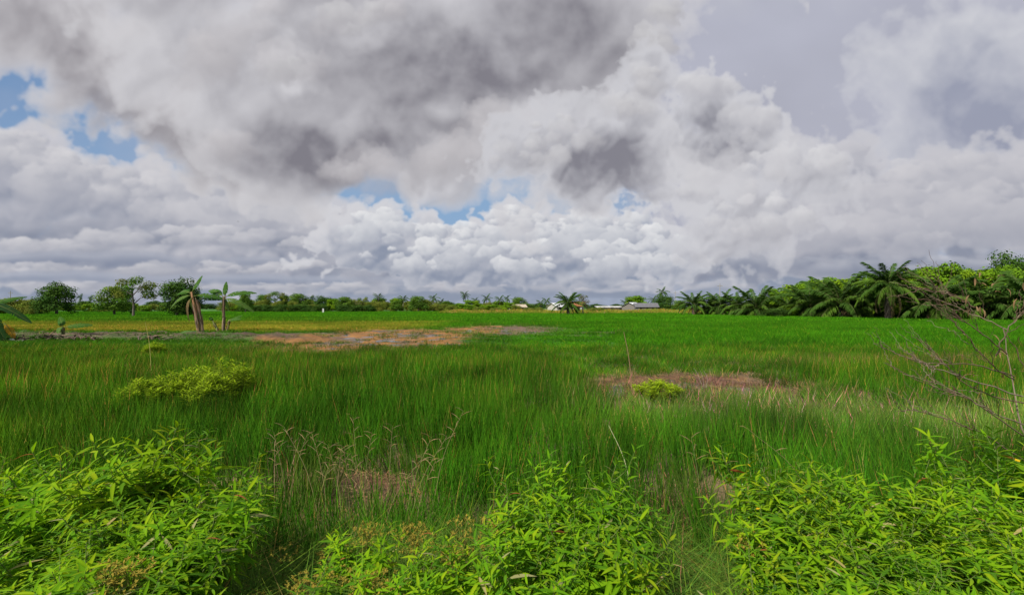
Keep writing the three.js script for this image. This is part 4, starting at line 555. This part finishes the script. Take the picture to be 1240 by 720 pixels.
// sedges with brown-yellow flower sprays on the bank
{
  const kinds = [0, 1, 2].map((v) => { const r = rng(40 + v), o = new THREE.Group(), st = new Shape(), hd = new Shape(); st.tube([V(0, -0.05, 0), V(0.01, 0.2, 0), V(0.02, 0.42, 0.01)], [0.0035, 0.003, 0.002], 5, [0.14, 0.2, 0.03]); for (let k = 0; k < 5; k++) { const a = k * 1.3 + v; st.blade(V(0.02, 0.4, 0.01), V(0.02 + Math.cos(a) * 0.16, 0.44, Math.sin(a) * 0.16), V(0, 0.06, 0), 0.006, V(-Math.sin(a), 0, Math.cos(a)), [0.12, 0.22, 0.02], 4); }
    for (let k = 0; k < 16; k++) { const a = k * 2.4, q = 0.02 + 0.055 * r(), e = V(0.02 + Math.cos(a) * q, 0.44 + 0.07 * r(), Math.sin(a) * q); hd.tube([V(0.02, 0.41, 0.01), e], [0.0012, 0.001], 3, [0.2, 0.2, 0.04]); for (let l = 0; l < 7; l++) hd.leaf(e, spread(r).add(V(0, 0.4, 0)).normalize(), V(0, 1, 0.1), 0.017, 0.005, 0.1, 0.2, tint([0.36, 0.33, 0.035], r, 0.35, 0.2), [0.4, 0.28, 0.05], 2); }
    part('stem', st.build(), M.grass, o); part('flower_spray', hd.build(), M.leaf, o); return o; });
  const r = rng(91);
  const put = (px, py, d, label, group) => { const p = away(px, py, d), y = heightAt(p.x, -d), o = kinds[Math.floor(r() * 3)].clone(); o.name = numbered('flowering_sedge'); o.position.set(p.x, y, -d); o.rotation.y = r() * 6.28; const s = Math.max(0.5, (p.y - y) / 0.48); o.scale.set(1.05, s, 1.05); tag(o, label, 'sedge', group); scene.add(o); };
  for (let k = 0; k < 34; k++) { const px = 335 + r() * 230, py = 640 + r() * 75; put(px, py, 1.9 + 0.9 * (720 - py) / 80, 'yellow-brown flowering sedge in the grassy gap between the shrub clumps', 'sedges in the grassy gap'); }
  for (const [px, py] of [[120, 700], [132, 690], [145, 705], [150, 692]]) put(px, py, 1.75, 'yellow-brown flowering sedge poking through the clump facing the banana plants', 'sedges in the clump facing the bananas');
  for (const [px, py] of [[898, 650], [905, 660], [622, 655], [596, 660], [560, 640], [600, 635]]) put(px, py, 2.2, 'yellow-brown flowering sedge at the foot of the middle shrubs', 'sedges by the middle shrubs');
}
// ---------------------------------------------------------------- dead branches by the yellow-flowered clump
{
  const g = V(5.0, heightAt(5.0, -3.9), -3.9), o = thing('dead_shrub', 'bare dead shrub with whitish grey twigs arching over the reeds', 'dead shrub', undefined, g.x, g.y, g.z), r = rng(5), wood = (k) => tint(k ? [0.125, 0.08, 0.05] : [0.22, 0.165, 0.115], r, 0.22, 0.08);
  const limb = (pts, r0, r1, name, pale) => { const q = new THREE.CatmullRomCurve3(pts).getPoints(14), s = new Shape(); s.tube(q.map((p) => p.clone().add(V((r() - 0.5) * 0.02, (r() - 0.5) * 0.02, (r() - 0.5) * 0.02))), q.map((_, k) => mixn(r0, r1, k / 14)), 6, () => wood(!pale)); return part(name, s.build(), M.wood, o); };
  const P = (px, py, d) => away(px, py, d).sub(g), root = V(0, -0.1, 0);
  const main = [[[1290, 600, 3.9], [1262, 560, 3.9], [1240, 520, 3.9], [1228, 470, 3.95], [1220, 430, 4.0], [1214, 395, 4.0]], [[1300, 590, 3.9], [1280, 500, 3.7], [1240, 440, 3.6], [1216, 400, 3.6]], [[1310, 600, 3.9], [1290, 470, 4.0], [1275, 400, 4.1], [1290, 340, 4.2]]];
  main.forEach((m, k) => limb([root, ...m.map((q) => P(...q))], k ? 0.007 : 0.0095, 0.0025, 'trunk', !k));
  for (const b of [[[1260, 545, 3.8], [1190, 492, 3.65], [1130, 468, 3.6], [1070, 440, 3.5]], [[1240, 480, 3.8], [1160, 455, 3.7], [1105, 435, 3.6], [1056, 416, 3.5]], [[1245, 490, 3.9], [1180, 470, 3.8], [1130, 425, 3.75], [1118, 408, 3.7]], [[1230, 455, 3.9], [1170, 440, 3.8], [1120, 440, 3.6], [1085, 428, 3.5]], [[1222, 400, 4], [1190, 385, 4], [1160, 372, 4], [1128, 360, 4]], [[1222, 430, 4], [1185, 400, 3.9], [1150, 375, 3.85], [1140, 345, 3.8]], [[1228, 460, 3.9], [1200, 440, 3.7], [1165, 400, 3.6], [1150, 385, 3.6]], [[1260, 520, 3.8], [1205, 500, 3.4], [1160, 475, 3.3], [1095, 452, 3.2]], [[1205, 430, 3.6], [1215, 410, 3.5], [1236, 380, 3.4], [1262, 350, 3.4]], [[1180, 372, 3.6], [1160, 360, 3.6], [1135, 352, 3.6], [1105, 350, 3.6]], [[1245, 560, 3.6], [1180, 520, 3.4], [1120, 500, 3.3], [1085, 498, 3.2]]]) {
    const pts = b.map((q) => P(...q)); limb(pts, 0.0055, 0.0015, 'branch', r() < 0.4);
    const c = new THREE.CatmullRomCurve3(pts); for (let k = 0; k < 9; k++) { const t = 0.25 + 0.7 * r(), p = c.getPoint(t), a = c.getTangent(t), e = p.clone().addScaledVector(a, 0.16 + 0.2 * r()).add(V((r() - 0.5) * 0.2, (r() - 0.3) * 0.28, (r() - 0.5) * 0.25)); limb([p, p.clone().lerp(e, 0.5).add(V(0, -0.015, 0)), e], 0.0026, 0.001, 'twig', r() < 0.3); } }
  const few = new Shape(); for (let k = 0; k < 46; k++) { const p = P(1150 + r() * 110, 330 + r() * 150, 3.5 + 0.6 * r()); few.leaf(p, spread(r), V(0, 1, 0), 0.05 + 0.04 * r(), 0.014, 0.7, 0.5, tint([0.26, 0.15, 0.07], r, 0.4, 0.15), [0.3, 0.2, 0.1], 3); } part('withered_leaves', few.build(), M.leaf, o).userData.kind = 'stuff';
}
// dry brush around the bare patch
function brush(px, py, d, n, tall, wide, c, label) { const g = away(px, py, d), o = thing('dry_brush', label, 'dead shrub', undefined, g.x, heightAt(g.x, -d), -d), r = rng(Math.round(px)); const s = new Shape(); for (let k = 0; k < n; k++) { const a = r() * 6.28, p = V((r() - 0.5) * wide, -0.03, (r() - 0.5) * 0.5), h = tall * (0.35 + 0.65 * r()), e = p.clone().add(V(Math.cos(a) * h * 0.6, h * (0.5 + 0.5 * r()), Math.sin(a) * h * 0.6)); s.tube([p, p.clone().lerp(e, 0.5).add(V(0.03 * (r() - 0.5), 0.04, 0)), e], [0.006, 0.005, 0.002], 4, tint(c, r, 0.4, 0.15)); } part('twigs', s.build(), M.wood, o).userData.kind = 'stuff'; return o; }
brush(862, 470, 12.6, 90, 0.55, 1.1, [0.2, 0.10, 0.075], 'reddish brown dry twig heap on the bare brown patch');
brush(766, 466, 12, 60, 0.45, 0.5, [0.14, 0.055, 0.045], 'dark red dry tuft at the foot of the tall brown stalk');
brush(920, 470, 12.8, 60, 0.25, 1.8, [0.24, 0.15, 0.11], 'low spread of dry twigs along the bare brown patch');
{ const o = brush(846, 470, 12.4, 4, 0.2, 0.2, [0.42, 0.34, 0.28], 'pale forked dead sticks standing in the dry twig heap'); for (const pts of [[[0.12, 0, 0], [0, 0.35, 0], [-0.08, 0.5, 0], [-0.13, 0.56, 0]], [[0.15, 0, 0], [0.1, 0.3, 0.05], [0.03, 0.5, 0.05]], [[0.2, 0, 0], [0.22, 0.3, 0.05], [0.12, 0.5, 0.05]]]) { const s = new Shape(), q = new THREE.CatmullRomCurve3(pts.map((p) => V(...p))).getPoints(8); s.tube(q, q.map((_, k) => 0.008 - 0.0006 * k), 5, [0.3, 0.24, 0.19]); part('stick', s.build(), M.wood, o); } }
// straw lying on the mud of the gaps
{ const s = new Shape(), r = rng(17); for (let k = 0; k < 14; k++) { const a = r() * 6.28, l = 0.12 + 0.2 * r(), x = (r() - 0.5) * 0.3, z = (r() - 0.5) * 0.3, y = 0.01 + 0.05 * r(), b = V(-Math.sin(a), 0.2, Math.cos(a)); s.blade(V(x, y, z), V(x + Math.cos(a) * l, y + 0.05 * r(), z + Math.sin(a) * l), V(0, 0.03, 0), 0.007, b, tint([1, 1, 1], r, 0.4, 0.1), 2); } const g = s.build();
  scatter('dead_straw', 'fallen brown straw littering the bare gaps between the reeds', 'straw', [g], M.plain, band(19, 3.6, 15, 26, 1.1, (x, d, q) => { const b = bareAt(x, d); if (b < -0.3 || q() < 0.2) return null; return [x, heightAt(x, -d), -d, q() * 6.28, 1, 1, tint([0.26, 0.15, 0.06], q, 0.45, 0.15)]; })); }
stamp('small plants');
// ---------------------------------------------------------------- farm houses, poles, markers
const tin = noiseTexture(128, 1.7, 0.6, 1.1, 33);
const flat = (r, g, b, rough = 0.8) => new THREE.MeshStandardMaterial({ color: new THREE.Color(r, g, b), roughness: rough, map: tin });
function house(px, d, wide, deep, wallH, roofH, wallC, roofC, turn, label, o = {}) {
  const p = away(px, 371, d), h = thing('farm_house', label, 'house', undefined, p.x, 0.02, -d, turn), wall = new Shape(); wall.box(-wide / 2, -0.1, -deep / 2, wide / 2, wallH, deep / 2); const wg = wall.build(); addUv(wg); part('wall', wg, flat(...wallC), h);
  const rm = flat(...roofC, o.rough || 0.55), e = 0.5, rx = wide / 2 + e, rz = deep / 2 + e, n = Math.max(6, Math.round(wide));
  for (const sd of o.lean ? [1] : [-1, 1]) for (let k = 0; k < n; k++) { const s = new Shape(), x0 = -rx + 2 * rx * k / n, x1 = -rx + 2 * rx * (k + 1) / n - 0.02, lift = (k % 2) * 0.012, a = [x0, x1]; const low = wallH - 0.12 + lift, high = wallH + roofH + lift, z0 = o.lean ? -rz : 0, z1 = sd * rz;   // roofing sheets, lapped
    const q = [[x0, high, z0], [x1, high, z0], [x1, low, z1], [x0, low, z1]], t = q.map((v) => s.v(V(...v), [1, 1, 1])), u = q.map((v) => s.v(V(v[0], v[1] - 0.06, v[2]), [1, 1, 1])); s.quad(t[0], t[3], t[2], t[1]); s.quad(u[0], u[1], u[2], u[3]); for (let m = 0; m < 4; m++) s.quad(t[m], t[(m + 1) % 4], u[(m + 1) % 4], u[m]); const g = s.build(); addUv(g); part('roof_sheet', g, rm, h); }
  if (!o.lean) for (const sx of [-1, 1]) { const s = new Shape(), x = sx * (wide / 2 - 0.01), a = s.v(V(x, wallH - 0.01, -deep / 2), [1, 1, 1]), b = s.v(V(x, wallH - 0.01, deep / 2), [1, 1, 1]), c = s.v(V(x, wallH + roofH - 0.12, 0), [1, 1, 1]); s.tri(a, b, c); const g = s.build(); addUv(g); part('gable', g, flat(...wallC), h); }
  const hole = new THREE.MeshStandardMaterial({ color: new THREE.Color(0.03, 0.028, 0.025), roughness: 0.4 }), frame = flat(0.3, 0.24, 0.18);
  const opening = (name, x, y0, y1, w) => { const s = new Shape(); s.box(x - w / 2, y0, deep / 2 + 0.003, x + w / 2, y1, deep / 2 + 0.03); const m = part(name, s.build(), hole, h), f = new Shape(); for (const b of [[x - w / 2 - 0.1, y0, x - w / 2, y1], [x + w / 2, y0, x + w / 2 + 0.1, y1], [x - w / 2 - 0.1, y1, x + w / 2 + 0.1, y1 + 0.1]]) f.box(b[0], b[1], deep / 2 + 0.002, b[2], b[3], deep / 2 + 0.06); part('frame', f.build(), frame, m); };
  for (const x of o.windows || []) opening('window', x, 0.9, 1.9, 1.0); for (const x of o.doors || []) opening('door', x, 0, 2.0, 0.9);
  return h;
}
function addUv(g) { const p = g.attributes.position, u = new Float32Array(p.count * 2); for (let k = 0; k < p.count; k++) { u[2 * k] = p.getX(k) + p.getZ(k); u[2 * k + 1] = p.getY(k) + p.getZ(k) * 0.3; } g.setAttribute('uv', new THREE.BufferAttribute(u, 2)); }
house(626, 225, 8, 6, 2.0, 1.3, [0.4, 0.36, 0.3], [0.52, 0.44, 0.32], 0.25, 'farm house with a pale tan roof at the end of the far tree row', { windows: [-2.5, 2], doors: [0] });
house(676, 190, 6, 7, 2.2, 1.5, [0.5, 0.48, 0.44], [0.78, 0.79, 0.8], 0.5, 'white-roofed farm house behind the lone oil palm', { windows: [-1.5, 1.5], rough: 0.35 });
house(698, 180, 5.2, 6, 2.4, 1.7, [0.42, 0.46, 0.5], [0.40, 0.15, 0.06], -0.3, 'farm house with a rusty orange roof beside the pale-leaved tree', { windows: [-1.4, 1.4], doors: [0] });
house(744, 195, 15, 5, 1.9, 0.5, [0.26, 0.15, 0.09], [0.62, 0.62, 0.6], 0.04, 'long low brown shed with a thin pale roof', { windows: [-5, -1.5, 2, 5.5], lean: true });
house(766, 188, 4.6, 7, 2.2, 1.7, [0.2, 0.18, 0.16], [0.8, 0.81, 0.83], 0.75, 'small house with a bright white tin roof beside the grey-roofed house', { windows: [0], rough: 0.35 });
house(782, 183, 8.4, 6, 2.1, 1.5, [0.16, 0.15, 0.15], [0.15, 0.15, 0.16], -0.1, 'dark walled house with a weathered grey roof', { windows: [-2.4, 2.2], doors: [0] });
function pole(px, top, d, label) { const p = away(px, top, d), o = thing('utility_pole', label, 'pole', 'utility poles above the trees', p.x, 0, -d), s = new Shape(), c = new Shape(); s.tube([V(0, -0.2, 0), V(0, p.y * 0.6, 0), V(0, p.y, 0)], [0.14, 0.12, 0.1], 8, [0.3, 0.28, 0.26]); c.box(-0.9, p.y - 0.9, -0.06, 0.9, p.y - 0.76, 0.06, [0.2, 0.18, 0.16]); part('post', s.build(), M.wood, o); const m = part('cross_arm', c.build(), M.wood, o); for (const x of [-0.7, 0, 0.7]) part('insulator', new THREE.CylinderGeometry(0.05, 0.07, 0.2, 8).translate(x, p.y - 0.66, 0), flat(0.5, 0.5, 0.48, 0.3), m); }
pole(872, 343, 150, 'thin utility pole with a cross arm above the oil palms'); pole(818, 352, 210, 'thin utility pole beside the dark tree by the houses'); pole(12, 352, 175, 'thin utility pole above the olive thicket');
{ const p = away(390, 376, 135), o = thing('marker_flag', 'small white cloth marker on a stake before the far hedge', 'flag', undefined, p.x, 0.02, -135), s = new Shape(), c = new Shape(); s.tube([V(0, -0.1, 0), V(0, 1.8, 0)], [0.03, 0.025], 6, [0.25, 0.2, 0.14]); for (let k = 0; k < 6; k++) c.quad(...[[k, 0], [k + 1, 0], [k + 1, 1], [k, 1]].map(([a, b]) => c.v(V(0.03 + a * 0.08, 0.5 + b * 1.1, 0.06 * Math.sin(a * 1.6)), [0.8, 0.8, 0.78]))); part('stake', s.build(), M.wood, o); part('cloth', c.build(), M.leaf, o); }
{ const s = new Shape(); s.leaf(V(0, 0, 0), V(1, 0.15, 0.2).normalize(), V(0, 1, 0), 0.55, 0.16, 0.3, 0.2, [0.03, 0.03, 0.03], [0.03, 0.03, 0.03], 4); s.leaf(V(0, 0, 0), V(-1, 0.15, 0.2).normalize(), V(0, 1, 0), 0.55, 0.16, 0.3, 0.2, [0.03, 0.03, 0.03], [0.03, 0.03, 0.03], 4); const b = new THREE.Group(); b.name = numbered('bird'); part('wings', s.build(), M.plain, b); const t = new Shape(); t.tube([V(0, 0, 0.22), V(0, 0.02, 0.1), V(0, 0, -0.1), V(0, 0, -0.3)], [0.02, 0.06, 0.05, 0.02], 6, [0.03, 0.03, 0.03]); part('body', t.build(), M.plain, b); b.position.copy(away(288, 268, 150)); tag(b, 'small dark bird flying under the clouds above the banana plants', 'bird'); scene.add(b); }
stamp('done');
renderer.render(scene, camera);
